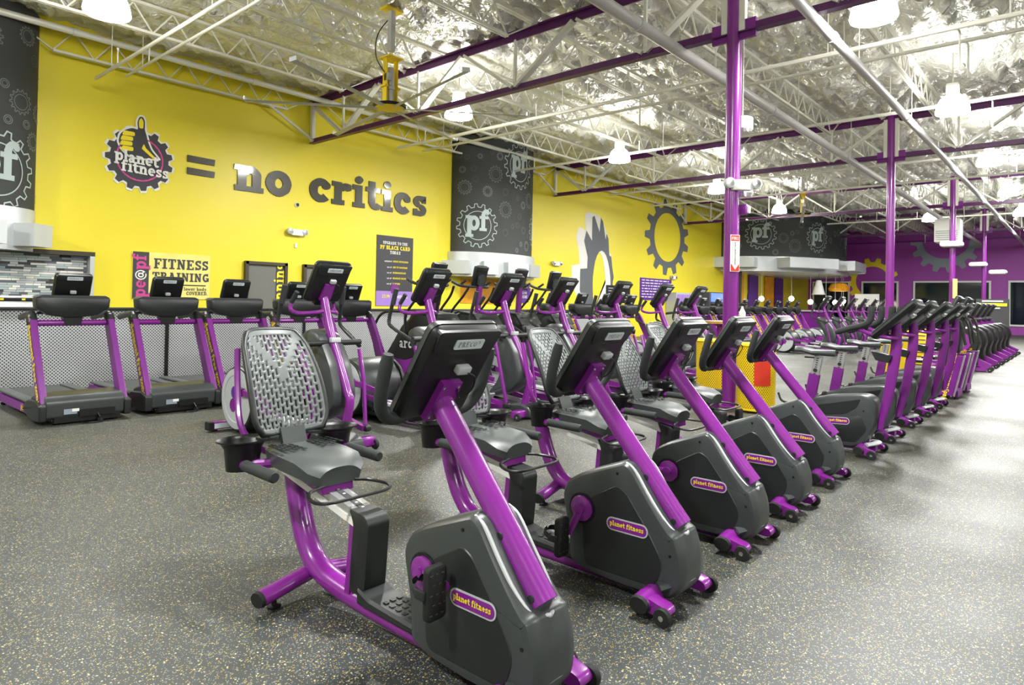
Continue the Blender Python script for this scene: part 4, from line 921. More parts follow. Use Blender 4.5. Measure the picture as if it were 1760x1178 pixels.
def crank(parent, y, z, xs, ang, L_=.15):
    """crank arms as parts with the pedal as a sub-part"""
    for s in (-1, 1):
        a = ang if s < 0 else ang + PI
        dy, dz = math.cos(a), math.sin(a); x = s * xs
        c = B().tube([(x + s * .012, 0, 0), (x + s * .014, dy * L_, dz * L_)], [(.01, .022), (.01, .016)], 10, ref=(1, 0, 0)).lathe([(.001, -.014), (.026, -.012), (.026, .012), (.001, .014)], (x + s * .014, 0, 0), 'x', 16).build('crank_arm', 'purple', parent)
        c.location = (0, y, z)
        p = B().rbox((0, 0, 0), (.09, .034, .19), .02, 'y', 4); 
        p = p.build('pedal', 'rubber', c); p.location = (x + s * .075, dy * L_, dz * L_)
        b = B()
        for i in range(3):
            for j in range(5): b.box(((i - 1) * .026 + (.006 if j % 2 else -.006), -.018, (j - 2) * .034), (.012, .004, .004))
        b.build('tread_studs', 'grey', p, smooth=False)
        B().tube(sp([(-.046, .01, .0), (-.052, .05, .01), (-.03, .085, .02), (.03, .085, .02), (.052, .05, .01), (.046, .01, .0)]), [(.002, .014)] * 26, 8, ref=(1, 0, .01)).build('foot_strap', 'foam', p)
        B().rbox((-.05, .02, .0), (.014, .05, .034), .005, 'x').build('strap_buckle', 'dark', p)

def make_recumbent():
    t = thing('recumbent_bike', 'x', 'exercise bike', (0, 0, 0), group='recumbent bikes in the front row')
    # base beam + rear post in one bent tube
    B().tube(sp([(0, .825, .52), (0, .775, .36), (0, .70, .21), (0, .585, .115), (0, .35, .075), (0, -.1, .062), (0, -.6, .06)], 5), [(.055, .05)] * 31, 14, ref=(1, 0, 0)).build('main_frame', 'purple', t)
    foot(t, .655, .3, .036, False, -.06); foot(t, -.67, .24, .04, True)
    B().tube(sp([(-.13, -.70, .115), (-.05, -.76, .135), (.05, -.76, .135), (.13, -.70, .115)]), [(.02, .04)] * 16, 8, ref=(0, 0, 1)).build('front_collar', 'grey', t)
    # rail
    B().bar((0, .86, .56), (0, .20, .425), .1, .06).build('seat_rail', 'silver', t, smooth=False)
    for s in (-1, 1): B().bar((s * .052, .86, .54), (s * .052, .18, .40), .006, .03).build('rail_edge_strip', 'white', t, smooth=False)
    R = Matrix.Rotation(math.atan2(.135, .66), 4, 'X'); R.translation = Vector((0, .44, .506))
    B(R).box((0, 0, 0), (.03, .5, .003)).build('number_strip', 'charcoal', t, smooth=False)
    b = B(R); 
    for i in range(10): b.box((0, -.22 + i * .048, .0022), (.012, .008, .001))
    b.build('number_marks', 'white', t, smooth=False)
    B().prism(rnd([(.29, .475), (.175, .46), (.155, .43), (.17, .20), (.18, .12), (.28, .12), (.275, .25), (.26, .41)], .015), 'x', [(-.062, .01), (-.056, 0), (.056, 0), (.062, .01)]).build('front_post_cover', 'dark', t)
    B().prism([(.295, .41), (.265, .41), (.29, .1), (.325, .1)], 'x', [(-.05, 0), (.05, 0)]).build('front_post', 'purple', t, smooth=False)
    b = B(); b.prism(rnd([(.21, .09), (.21, .16), (.12, .135), (-.22, .118), (-.22, .08)], .012), 'x', [(-.075, .012), (-.065, 0), (.065, 0), (.075, .012)]); b.build('step_cover', 'dark', t)
    b = B()
    for i in range(6):
        for j in range(3): b.box(((j - 1) * .035, .05 - i * .04, .1345 - i * .0025), (.02, .022, .003))
    b.build('tread_pads', 'black', t, smooth=False)
    # shroud
    P = rnd([(-.19, .09), (-.18, .24), (-.135, .42), (-.165, .49), (-.25, .54), (-.505, .64), (-.55, .61), (-.62, .51), (-.69, .42), (-.745, .36), (-.77, .35), (-.80, .27), (-.81, .2), (-.80, .11), (-.74, .055), (-.5, .05), (-.3, .06)], .035, 3)
    B().prism(P, 'x', [(-.118, .036), (-.112, .014), (-.095, .002), (-.06, -.002), (.06, -.002), (.095, .002), (.112, .014), (.118, .036)]).build('shroud', 'grey', t)
    Q = rnd([(-.29, .1), (-.27, .38), (-.32, .44), (-.47, .525), (-.52, .50), (-.63, .36), (-.72, .22), (-.68, .1)], .05, 4)
    for s in (-1, 1): B().prism(Q, 'x', [(s * .1175, .0), (s * .1215, .004), (s * .122, .01)]).build('side_panel', 'dark', t)
    for s in (-1, 1):
        bolts(t, [(s * .1185, -.47, .58), (s * .1185, -.75, .26), (s * .1185, -.72, .1)], .007, 'x', 'black', 'screw_recess')
        badge(t, s * .1225, -.53, .34, .21, .05, .0, s)
        B().lathe([(.075, 0), (.075, s * .003)], (s * .1215, -.275, .375), 'x', 28).build('hub_recess', 'black', t)
        B().lathe([(.062, 0), (.062, s * .012), (.056, s * .016), (.001, s * .016)], (s * .122, -.275, .375), 'x', 28).build('crank_disc', 'purple', t)
    # mast and trim
    mp = sp([(0, -.752, .372), (0, -.68, .453), (0, -.55, .605), (0, -.31, .885), (0, -.19, 1.025)], 4)
    B().tube(mp, [(.052, .043)] * 17, 16, ref=(1, 0, 0)).build('mast', 'purple', t)
    for s in (-1, 1): B().tube(sp([(s * .088, -.50, .628), (s * .09, -.55, .60), (s * .09, -.62, .505), (s * .085, -.69, .415), (s * .06, -.745, .352), (0, -.775, .34)], 4), .0085, 8).build('mast_trim', 'alu', t)
    bolts(t, [(-.052, -.73, .395), (-.053, -.585, .57)], .014, 'x', 'dark', 'cap_bolt')
    d = (0, .22, -.34); sh, R = console(t, .355, .43, .075, (0, -.235, 1.125), d); logo_text(sh, R, .355, .43, .075, 'PRECOR')
    b = B(R); b.prism([(-.05, -.02), (.05, -.02), (.06, -.2), (-.06, -.2)], 'z', [(-.075, 0), (-.045, 0)]); b.build('console_bracket', 'purple', t, smooth=False)
    for p in ((-.038, -.04), (.038, -.04), (-.045, -.18), (.045, -.18)): B(R).lathe([(.001, -.079), (.007, -.078), (.007, -.074)], (p[0], p[1], 0), 'z', 8).build('bracket_bolt', 'chrome', t)
    B(R).prism(rrect(.2, .06, .02, 3, 0, -.215), 'z', [(-.03, .005), (.0, 0), (.02, .004)]).build('lower_lip', 'black', sh)
    B(R).rbox((.03, .035, -.06), (.07, .035, .03), .008).build('cable_plug', 'lgrey', sh)
    B(R).tube(sp([(.04, .03, -.07), (.09, .01, -.085), (.1, -.05, -.09), (.06, -.09, -.085), (.03, -.05, -.08)]), .0035, 6).build('data_cable', 'black', sh)
    # U handlebar
    for s in (-1, 1):
        B().tube(sp([(s * .075, -.14, .955), (s * .17, -.14, .935), (s * .235, -.155, .965), (s * .265, -.18, 1.04), (s * .27, -.225, 1.19)], 5), [.025] * 20 + [.019], 14).build('handlebar_grip', 'foam', t)
        B().tube([(s * .02, -.165, .975), (s * .08, -.14, .955)], .019, 10).build('handlebar_stub', 'purple', t)
    # seat carriage
    B().prism([(.46, .50), (.78, .56), (.86, .64), (.70, .61), (.47, .60)], 'x', [(-.085, .004), (-.08, 0), (.08, 0), (.085, .004)]).build('seat_carriage', 'purple', t, smooth=False)
    B().tube(sp([(-.08, .45, .545), (-.16, .44, .53), (-.2, .36, .52), (-.16, .3, .515), (0, .29, .515), (.16, .3, .515), (.2, .36, .52), (.16, .44, .53), (.08, .45, .545)], 4), .008, 8).build('adjust_lever', 'black', t)
    b = B(); S_ = []
    hw = [(.88, .09, .625), (.86, .145, .632), (.78, .172, .635), (.66, .178, .63), (.55, .172, .62), (.475, .15, .605), (.44, .11, .585)]
    vs = []; nx = 12
    for (y, h, z) in hw:
        for i in range(nx + 1):
            u = -1 + 2 * i / nx; vs.append((u * h, y, z + .035 * (1 - abs(u) ** 3) + .022 * u * u * (1 if y > .5 else 0)))
    for (y, h, z) in hw:
        for i in range(nx + 1): u = -1 + 2 * i / nx; vs.append((u * h * .93, y * .97 + .02, z - .045))
    W_ = nx + 1; K = len(hw); fs = []
    for j in range(K - 1):
        for i in range(nx): a = j * W_ + i; fs += [(a, a + 1, a + W_ + 1, a + W_), tuple(x + K * W_ for x in (a, a + W_, a + W_ + 1, a + 1))]
    for j in range(K - 1):
        for i in (0, nx): a = j * W_ + i; fs.append((a, a + W_, a + W_ + K * W_, a + K * W_))
    for i in range(nx):
        for j in (0, K - 1): a = j * W_ + i; fs.append((a, a + 1, a + 1 + K * W_, a + K * W_))
    B().add(vs, fs).build('seat_cushion', 'seat', t, 50)
    b = B()
    for s in (-1, 1):
        for i in range(5):
            for j in range(4): b.box((s * (.05 + i * .026), .67 + j * .04 + (.02 if i % 2 else 0), .6735 + .012 * ((.05 + i * .026) / .2) ** 2), (.014, .03, .003))
    b.build('vent_slots', 'dark', t, smooth=False)
    B().prism([(.80, .60), (.83, .60), (.885, .745), (.86, .745)], 'x', [(-.065, 0), (.065, 0)]).build('back_support', 'grey', t, smooth=False)
    # slotted back
    def bk(u, v, off=0):    # u -1..1, v 0..1 bottom to top
        w_ = .197 + .010 * math.sin(PI * v) - .034 * v ** 2
        e = 1 - .16 * max(0, abs(v - .5) * 2 - .78) / .22 * abs(u) ** 2
        y = .85 + .24 * v - .035 * math.sin(PI * v) + .06 * (1 - abs(u) ** 2) * .6 * (1) - .015
        return Vector((u * w_ * e, y + off - .0, .715 + .50 * (.5 + (v - .5) * (1 - .05 * abs(u) ** 3))))
    ncol = 16; vs, fs = [], []
    nv = 76
    def solid(u, v):
        if v < .05 or v > .94 or abs(u) > .9: return True
        if v > .62: return abs(abs(u) - (.13 + (v - .62) * 2.0)) < .12
        return abs(u) < .15 and v > .5
    idx = {}
    def vid(i, j, us):
        k = (round(us, 5), j)
        if k not in idx: idx[k] = len(vs); vs.append(bk(us, j / nv))
        return idx[k]
    for c in range(ncol):
        u0 = -.97 + 1.94 * c / ncol; u1 = -.97 + 1.94 * (c + 1) / ncol; um = u1 - (u1 - u0) * .52
        for j in range(nv):
            fs.append((vid(0, j, u0), vid(0, j, um), vid(0, j + 1, um), vid(0, j + 1, u0)))
            gap = ((j + (3 if c % 2 else 0)) % 7) < 5
            if not (gap and not solid((um + u1) / 2, j / nv)): fs.append((vid(0, j, um), vid(0, j, u1), vid(0, j + 1, u1), vid(0, j + 1, um)))
    bb = B(); bb.add(vs, fs); o = bb.build('slotted_back', 'back', t, 60)
    md = o.modifiers.new('thick', 'SOLIDIFY'); md.thickness = .007; md.offset = 0
    R_ = [bk(-.97, v / 14) for v in range(15)] + [bk(-.97 + 1.94 * i / 10, 1) for i in range(1, 10)] + [bk(.97, 1 - v / 14) for v in range(15)] + [bk(.97 - 1.94 * i / 10, 0) for i in range(1, 10)]
    B().tube([p + Vector((0, .012, 0)) for p in R_], .016, 8, closed=True).build('back_rim', 'dark', t, 60)
    for s in (-1, 1): B().tube(sp([(s * .05, .84, .6), (s * .14, .95, .65), (s * .2, 1.0, .76), (s * .19, 1.06, .95), (s * .165, 1.12, 1.12)], 4), .016, 8).build('back_frame', 'purple', t)
    # side grips, bottle trays
    for s in (-1, 1):
        B().tube(sp([(s * .06, .76, .60), (s * .18, .80, .60), (s * .265, .82, .605), (s * .28, .77, .61)], 5), .023, 10).build('side_grip_arm', 'purple', t)
        B().tube([(s * .28, .785, .61), (s * .28, .53, .605), (s * .28, .522, .605)], [.026, .026, .02], 14).build('side_grip', 'foam', t)
        b = B(); b.shell([(.062, 0), (.07, .1), (.088, .135), (.1, .142), (.1, .136), (.084, .128), (.064, .09), (.055, .01)], (s * .25, .87, .575), 'z', 22, (1.25, 1.0)); b.lathe([(.001, .0), (.062, .0), (.06, .008), (.001, .008)], (s * .25, .87, .575), 'z', 22, (1.25, 1.0)); b.build('cup_tray', 'black', t)
        B().prism(rnd([(s * .05, .88), (s * .1, .82), (s * .18, .82), (s * .18, .90), (s * .1, .92)], .02), 'z', [(.7, 0), (.712, 0)]).build('tray_arm', 'dark', t)
    crank(t, -.275, .375, .13, CR0)
    return t
CR0 = PI * 1.12
def set_crank(t, ang):
    L_ = .15
    # rebuild pose of the crank arms by rotating them, and keep pedals hanging
    for o in t.children:
        if o.name.startswith('crank_arm'):
            o.rotation_euler[0] = ang
            for p in o.children: p.rotation_euler[0] = -ang

def make_upright():
    t = thing('upright_bike', 'x', 'exercise bike', (0, 0, 0), group='upright bikes in the front row')
    # local y: world Y - 1.9 ; front is -y
    B().bar((0, .42, .07), (0, -.45, .07), .09, .06).build('base_beam', 'purple', t, smooth=False)
    foot(t, .42, .25, .034, False); foot(t, -.35, .25, .038, True)
    P = rnd([(.34, .12), (.37, .3), (.30, .42), (.16, .47), (-.05, .535), (-.36, .575), (-.44, .55), (-.47, .47), (-.45, .28), (-.38, .12), (-.26, .06), (.2, .06)], .04, 3)
    B().prism(P, 'x', [(-.11, .03), (-.104, .012), (-.088, .002), (.088, .002), (.104, .012), (.11, .03)]).build('shroud', 'grey', t)
    for s in (-1, 1):
        B().prism(rnd([(.28, .38), (.1, .42), (-.34, .53), (-.30, .44), (-.2, .37), (.0, .34), (.2, .32)], .02), 'x', [(s * .109, 0), (s * .113, .004)]).build('side_panel', 'dark', t)
        B().prism(rnd([(.27, .26), (-.1, .30), (-.33, .38), (-.4, .25), (-.3, .11), (.2, .1)], .04), 'x', [(s * .109, 0), (s * .112, .006)]).build('lower_panel', 'dark', t)
        badge(t, s * .1125, -.12, .30, .23, .055, -.06, s)
        bolts(t, [(s * .112, -.36, .42), (s * .112, -.3, .15)], .007, 'x', 'black', 'screw_recess')
        B().lathe([(.055, 0), (.055, s * .014), (.001, s * .016)], (s * .11, .12, .26), 'x', 24).build('crank_disc', 'purple', t)
    B().tube(sp([(-.12, -.39, .105), (-.05, -.45, .12), (.05, -.45, .12), (.12, -.39, .105)]), [(.018, .035)] * 16, 8, ref=(0, 0, 1)).build('front_collar', 'lgrey', t)
    crank(t, .12, .26, .12, .9, .14)
    # mast blade
    prof = [(-.475, .25, .026), (-.49, .34, .032), (-.535, .54, .042), (-.575, .80, .048), (-.60, 1.0, .047), (-.605, 1.16, .044), (-.60, 1.27, .036)]
    pts = sp([(0, y, z) for y, z, w_ in prof], 4); ws = [p[2] for p in prof]
    rr = []
    for i in range(len(pts)):
        u = i / 4; k = min(int(u), len(ws) - 2); rr.append((.026, ws[k] + (ws[k + 1] - ws[k]) * (u - k)))
    B().tube(pts, rr, 12, ref=(1, 0, 0)).build('mast', 'purple_flat', t)
    d = (0, .38, -.36); sh, R = console(t, .36, .50, .08, (0, -.60, 1.295), d); logo_text(sh, R, .36, .50, .08, 'PRECOR')
    B(R).rbox((0, .12, -.06), (.1, .05, .05), .01).build('cable_plug', 'silver', sh)
    B(R).tube(sp([(.04, .1, -.07), (.09, .05, -.09), (.08, -.03, -.1), (.03, -.06, -.08)]), .004, 6).build('data_cable', 'black', sh)
    B().prism(rnd([(-.58, .95), (-.40, .985), (-.44, .90), (-.55, .88)], .01), 'x', [(-.05, .004), (-.045, 0), (.045, 0), (.05, .004)]).build('phone_holder', 'dark', t)
    for s in (-1, 1):
        B().tube(sp([(0, -.62, 1.115), (s * .1, -.56, 1.12), (s * .17, -.42, 1.15), (s * .19, -.33, 1.19)], 5), .019, 10).build('handlebar', 'purple', t)
        B().tube(sp([(s * .20, -.13, 1.15), (s * .2, -.25, 1.195), (s * .2, -.38, 1.235), (s * .2, -.43, 1.29), (s * .2, -.44, 1.41)], 5), [.018] + [.028] * 19 + [.02], 12).build('handlebar_grip', 'foam', t)
    # seat post
    B().bar((0, .16, .42), (0, .11, .72), .06, .095).build('seat_post_sleeve', 'purple_flat', t, smooth=False)
    B().bar((0, .11, .70), (0, .075, .90), .045, .075).build('seat_post', 'silver', t, smooth=False)
    b = B()
    for i in range(8): b.bar((-.024, .107 - i * .004, .72 + i * .022), (-.024, .1055 - i * .004, .73 + i * .022), .003, .02)
    b.build('height_marks', 'charcoal', t, smooth=False)
    vs = []; st = [(.24, .02), (.22, .1), (.14, .115), (.06, .1), (-.02, .06), (-.1, .035), (-.14, .015)]; n = 12
    for (y, h) in st:
        for i in range(n): a = 2 * PI * i / n; vs.append((h * math.cos(a), y + .06, .935 + (.035 if math.sin(a) > 0 else .03) * math.sin(a) + (.02 if y > .1 else 0)))
    K = len(st); B().add(vs, [(k * n + i, k * n + (i + 1) % n, (k + 1) * n + (i + 1) % n, (k + 1) * n + i) for k in range(K - 1) for i in range(n)] + [tuple(range(n)), tuple(range((K - 1) * n, K * n))]).build('saddle', 'seat', t, 60)
    B().tube([(-.03, .1, .76), (.03, .1, .76)], .02, 8).tube([(-.03, .11, .885), (-.03, .2, .885)], .008, 6).build('post_clamp', 'dark', t)
    B().tube(sp([(0, .32, .40), (-.02, .42, .42), (-.02, .46, .5)]), .012, 6).build('power_inlet', 'dark', t)
    return t

def make_elliptical():
    t = thing('elliptical_trainer', 'x', 'elliptical', (0, 0, 0), group='elliptical trainers in the middle row')
    # local y = world Y - 5.5 ; front -y (mast), flywheels at +y
    B().box((0, .45, .075), (.12, 1.75, .09)).build('base_beam', 'purple', t, smooth=False)
    B().box((0, 1.22, .06), (.9, .09, .07)).build('rear_stabilizer', 'purple', t, smooth=False)
    for s in (-1, 1):
        B().box((s * .47, 1.22, .06), (.05, .1, .08)).build('end_cap', 'black', t, smooth=False)
        B().box((s * .36, 1.172, .06), (.16, .006, .05)).build('warning_label', 'paper', t, smooth=False)
        B().rbox((s * .16, -.5, .07), (.22, .1, .09), .02, 'x').build('front_stabilizer', 'purple', t)
        wheel(t, (s * .26, -.55, .045), .045, .03)
        B().lathe([(.03, 0), (.03, .02), (.01, .025)], (s * .42, 1.22, 0), 'z', 10).build('leveling_foot', 'rubber', t)
    B().prism(rnd([(-.62, .03), (-.60, .12), (-.44, .17), (-.2, .14), (-.15, .04)], .02), 'x', [(-.1, .01), (-.09, 0), (.09, 0), (.1, .01)]).build('front_cover', 'grey', t)
    B().tube(sp([(0, -.42, .1), (0, -.505, .44), (0, -.47, .54), (0, -.33, .8), (0, -.17, 1.09), (0, -.03, 1.46)], 4), [(.04, .046)] * 21, 14, ref=(1, 0, 0)).build('mast', 'purple', t)
    B().rbox((-.0, -.26, 1.0), (.1, .05, .045), .01).build('mast_clamp', 'lgrey', t)
    sh, R = console(t, .38, .42, .08, (0, -.11, 1.545), (0, .22, -.34)); logo_text(sh, R, .38, .42, .08, 'PRECOR')
    b = B(R); b.prism([(-.05, -.0), (.05, -.0), (.06, -.17), (-.06, -.17)], 'z', [(-.07, 0), (-.045, 0)]); b.build('console_bracket', 'purple', t, smooth=False)
    B(R).rbox((.02, .03, -.06), (.06, .04, .03), .008).build('cable_plug', 'lgrey', sh)
    B(R).tube(sp([(.03, .02, -.07), (.08, .0, -.085), (.09, -.06, -.09), (.05, -.09, -.08)]), .004, 6).build('data_cable', 'black', sh)
    B(R).prism(rrect(.16, .06, .02, 3, 0, -.22), 'z', [(-.04, .005), (.0, 0), (.02, .004)]).build('lower_lip', 'black', sh)
    for s in (-1, 1):
        B().tube(sp([(0, -.11, 1.27), (s * .1, -.08, 1.25), (s * .2, .02, 1.24), (s * .235, .12, 1.27), (s * .225, .13, 1.34)], 5), .018, 10).build('handlebar', 'purple', t)
        B().tube([(s * .225, .13, 1.34), (s * .21, .06, 1.44)], .023, 10).build('handlebar_grip', 'foam', t)
        # moving arm
        B().tube(sp([(s * .3, -.22, .93), (s * .32, -.08, 1.0), (s * .34, .1, 1.08), (s * .34, .17, 1.14), (s * .33, .15, 1.28), (s * .32, .1, 1.46)], 5), [(.02, .02)] * 26, 10).build('moving_arm', 'dark', t)
        B().tube([(s * .325, .13, 1.33), (s * .318, .085, 1.5)], .027, 12).build('arm_grip', 'foam', t)
        B().tube([(s * .05, -.2, .97), (s * .32, -.2, .97)], .028, 12).build('arm_pivot', 'dark', t)
        B().tube([(s * .3, -.22, .9), (s * .3, -.3, .6), (s * .27, -.38, .2)], .02, 8).build('swing_rod', 'purple', t)
        B().rbox((s * .27, -.39, .17), (.06, .1, .06), .02, 'x').build('rod_end', 'dark', t)
        # pedal arm + foot pedal
        B().bar((s * .24, -.4, .17), (s * .24, .72, .33 + s * .05), .045, .05).build('pedal_arm', 'purple', t, smooth=False)
        p = B().prism(rnd([(-.12, 0), (.28, .03), (.30, .055), (-.10, .028), (-.14, .07), (-.16, .06)], .01), 'x', [(s * .24 - .075, 0), (s * .24 + .075, 0)]).build('foot_pedal', 'lgrey', t, smooth=False); p.location = (0, .05, .24 + s * .03)
        B().box((s * .24, .1, .022), (.11, .3, .02), Matrix.Rotation(.07, 3, 'X')).build('pedal_pad', 'black', p, smooth=False)
        # ramp rails
        B().bar((s * .16, -.3, .16), (s * .16, .6, .25), .03, .05).build('ramp_rail', 'silver', t, smooth=False)
        # flywheel disc
        B().lathe([(.33, s * .0), (.33, s * .03), (.32, s * .045), (.001, s * .045)], (s * .27, .98, .35), 'x', 40).build('disc_rim', 'dark', t)
        B().lathe([(.305, s * .046), (.305, s * .052), (.24, s * .056), (.235, s * .05), (.001, s * .052)], (s * .27, .98, .35), 'x', 40).build('disc_face', 'lgrey', t)
        for (dy, dz, r, m) in ((.03, .06, .065, 'violet'), (-.03, -.01, .08, 'purple_flat'), (.05, -.07, .07, 'purple')):
            B().prism(gear_pts(.98 + dy * 1.0, .35 + dz, r, 20, .08), 'x', [(s * .322, 0), (s * (.3245 + abs(dz) * .01), 0)]).build('disc_gear_print', m, t, smooth=False)
        B().bar((s * .345, .80, .44), (s * .3, .35, .36), .03, .055).build('crank_link', 'purple', t, smooth=False)
        B().tube([(s * .345, .88, .445), (s * .345, .79, .435)], .04, 12).build('link_cap', 'dark', t)
    # flywheel housing and rear cover
    B().lathe([(.315, -.26), (.335, -.18), (.34, .18), (.315, .26)], (0, .98, .35), 'x', 36).build('flywheel_housing', 'grey', t)
    B().prism(rnd([(1.3, .05), (1.28, .3), (.9, .2), (.4, .1), (.35, .05)], .03), 'x', [(-.2, .02), (-.18, 0), (.18, 0), (.2, .02)]).build('rear_cover', 'dark', t)
    # boomerang lift cowl behind the mast
    P = rnd([(-.16, 1.06), (-.36, .78), (-.44, .55), (-.43, .42), (-.30, .31), (-.04, .22), (.06, .27), (-.08, .42), (-.13, .56), (-.05, .74), (.1, .92), (.14, 1.03), (.02, 1.1)], .05, 3)
    B().prism(P, 'x', [(-.13, .04), (-.115, .012), (-.08, 0), (.08, 0), (.115, .012), (.13, .04)]).build('center_cowl', 'grey', t)
    return t

def make_treadmill():
    t = thing('treadmill', 'x', 'treadmill', (0, 0, 0), group='treadmills facing the room in the back row')
    # local y = world Y - 8.1 ; front (hood) at 0
    B().prism(rnd([(.0, .07), (-.015, .24), (.05, .305), (.3, .325), (.55, .26), (.55, .08), (.1, .06)], .03), 'x', [(-.375, .02), (-.36, 0), (.36, 0), (.375, .02)]).build('motor_hood', 'grey', t)
    B().box((.1, -.004, .11), (.34, .05, .07)).build('power_recess', 'black', t, smooth=False)
    B().box((-.15, -.012, .135), (.12, .01, .055)).build('rating_label', 'mural_silver', t, smooth=False)
    B().box((-.105, -.02, .148), (.065, .01, .03)).build('white_label', 'white', t, smooth=False)
    B().box((.02, .25, .06), (.62, .5, .08)).build('under_frame', 'black', t, smooth=False)
    wheel(t, (-.27, .06, .045), .045, .05); wheel(t, (.27, .06, .045), .045, .05)
    B().tube(sp([(.1, -.03, .1), (.12, -.08, .02), (.02, -.1, .01), (-.05, -.02, .015)]), .007, 6).lathe([(.03, -.02), (.03, .02)], (.12, -.05, .03), 'y', 10).build('power_cord', 'black', t)
    B().box((0, 1.25, .17), (.52, 1.6, .03)).build('walking_belt', 'belt', t, smooth=False)
    B().box((0, 1.2, .13), (.66, 1.7, .05)).build('deck', 'black', t, smooth=False)
    for s in (-1, 1):
        B().rbox((s * .335, 1.22, .185), (.12, 1.66, .03), .012, 'y').build('side_rail', 'seat', t)
        B().box((s * .39, 1.2, .115), (.025, 1.7, .09)).build('side_skirt', 'purple_flat', t, smooth=False)
        b = B(); text(b, 'planet fitness', 0, -.02, .065, 0, lambda x, y, z: (s * .4035, .55 + s * x, .11 + y), bold=.02, res=6); b.build('skirt_lettering', 'yellow_print', t, smooth=False)
        B().lathe([(.025, 0), (.03, .02), (.015, .03), (.015, .1)], (s * .33, 1.95, 0), 'z', 10).build('leveling_foot', 'rubber', t)
        B().prism(rnd([(-.03, .05), (-.03, .22), (.15, .26), (.45, .24), (.62, .12), (.3, .03)], .02), 'x', [(s * .365, .01), (s * .375, 0), (s * .42, 0), (s * .435, .012)]).build('post_boot', 'dark', t)
        # post
        R = [(.0, .2), (.10, .19), (.60, 1.08), (.485, 1.08)]
        B().prism([(.0, .19), (.175, .19), (.66, 1.09), (.50, 1.09)], 'x', [(s * .345, .004), (s * .352, 0), (s * .402, 0), (s * .409, .004)]).build('upright_post', 'purple_flat', t, smooth=False)
        B().prism([(.085, .25), (.165, .25), (.63, 1.07), (.555, 1.07)], 'x', [(s * .409, 0), (s * .411, 0)]).build('post_decal', 'violet', t, smooth=False)
        th_ = math.atan2(.90, .505); b = B()
        cs, sn = math.cos(th_), math.sin(th_)
        # lettering runs down the outer face, and up on the other side
        def fl(x, y, z, s=s):
            u, v = s * x, y
            return (s * .4125, .345 + u * cs - v * sn, .66 + u * sn + v * cs)
        text(b, 'judgement free zone', 0, -.03, .098, 0, fl, trk=-.03, bold=.04, res=8); b.build('post_lettering', 'yellow_print', t, smooth=False)
        B().tube(sp([(s * .38, .54, 1.05), (s * .38, .60, 1.13), (s * .375, .66, 1.15), (s * .365, .95, 1.12), (s * .36, 1.08, 1.10)], 5), [(.04, .055)] * 6 + [(.034, .045)] * 14 + [(.02, .02)], 12).build('side_handrail', 'dark', t)
    B().tube([(-.34, .57, 1.05), (.34, .57, 1.05)], .034, 12).build('cross_bar', 'purple', t)
    B().tube(sp([(-.3, .72, 1.16), (0, .68, 1.17), (.3, .72, 1.16)]), .018, 8).build('heart_rate_bar', 'dark', t)
    P = rnd([(-.31, 1.36), (.31, 1.36), (.37, 1.33), (.36, 1.22), (.24, 1.135), (.08, 1.11), (-.08, 1.11), (-.24, 1.135), (-.36, 1.22), (-.37, 1.33)], .015, 2)
    B().prism(P, 'y', [(.50, .02), (.51, .005), (.56, 0), (.64, .004), (.70, .03)]).build('console_base', 'dark', t)
    B().prism(rnd([(-.31, 1.36), (.31, 1.36), (.36, 1.335), (-.36, 1.335)], .008, 2), 'y', [(.495, 0), (.7, 0)]).build('console_shelf', 'grey', t)
    bolts(t, [(-.26, .503, 1.27), (0, .503, 1.27), (.26, .503, 1.27)], .009, 'y')
    B().prism([(-.08, 1.03), (.08, 1.03), (.1, 1.15), (-.1, 1.15)], 'y', [(.53, 0), (.63, 0)]).build('console_neck', 'black', t, smooth=False)
    sh, R_ = console(t, .37, .29, .07, (0, .585, 1.475), (0, .12, -.27)); logo_text(sh, R_, .33, .29, .07, 'PRECOR')
    B(R_).rbox((.0, -.06, -.06), (.06, .035, .03), .008).build('cable_plug', 'lgrey', sh)
    return t

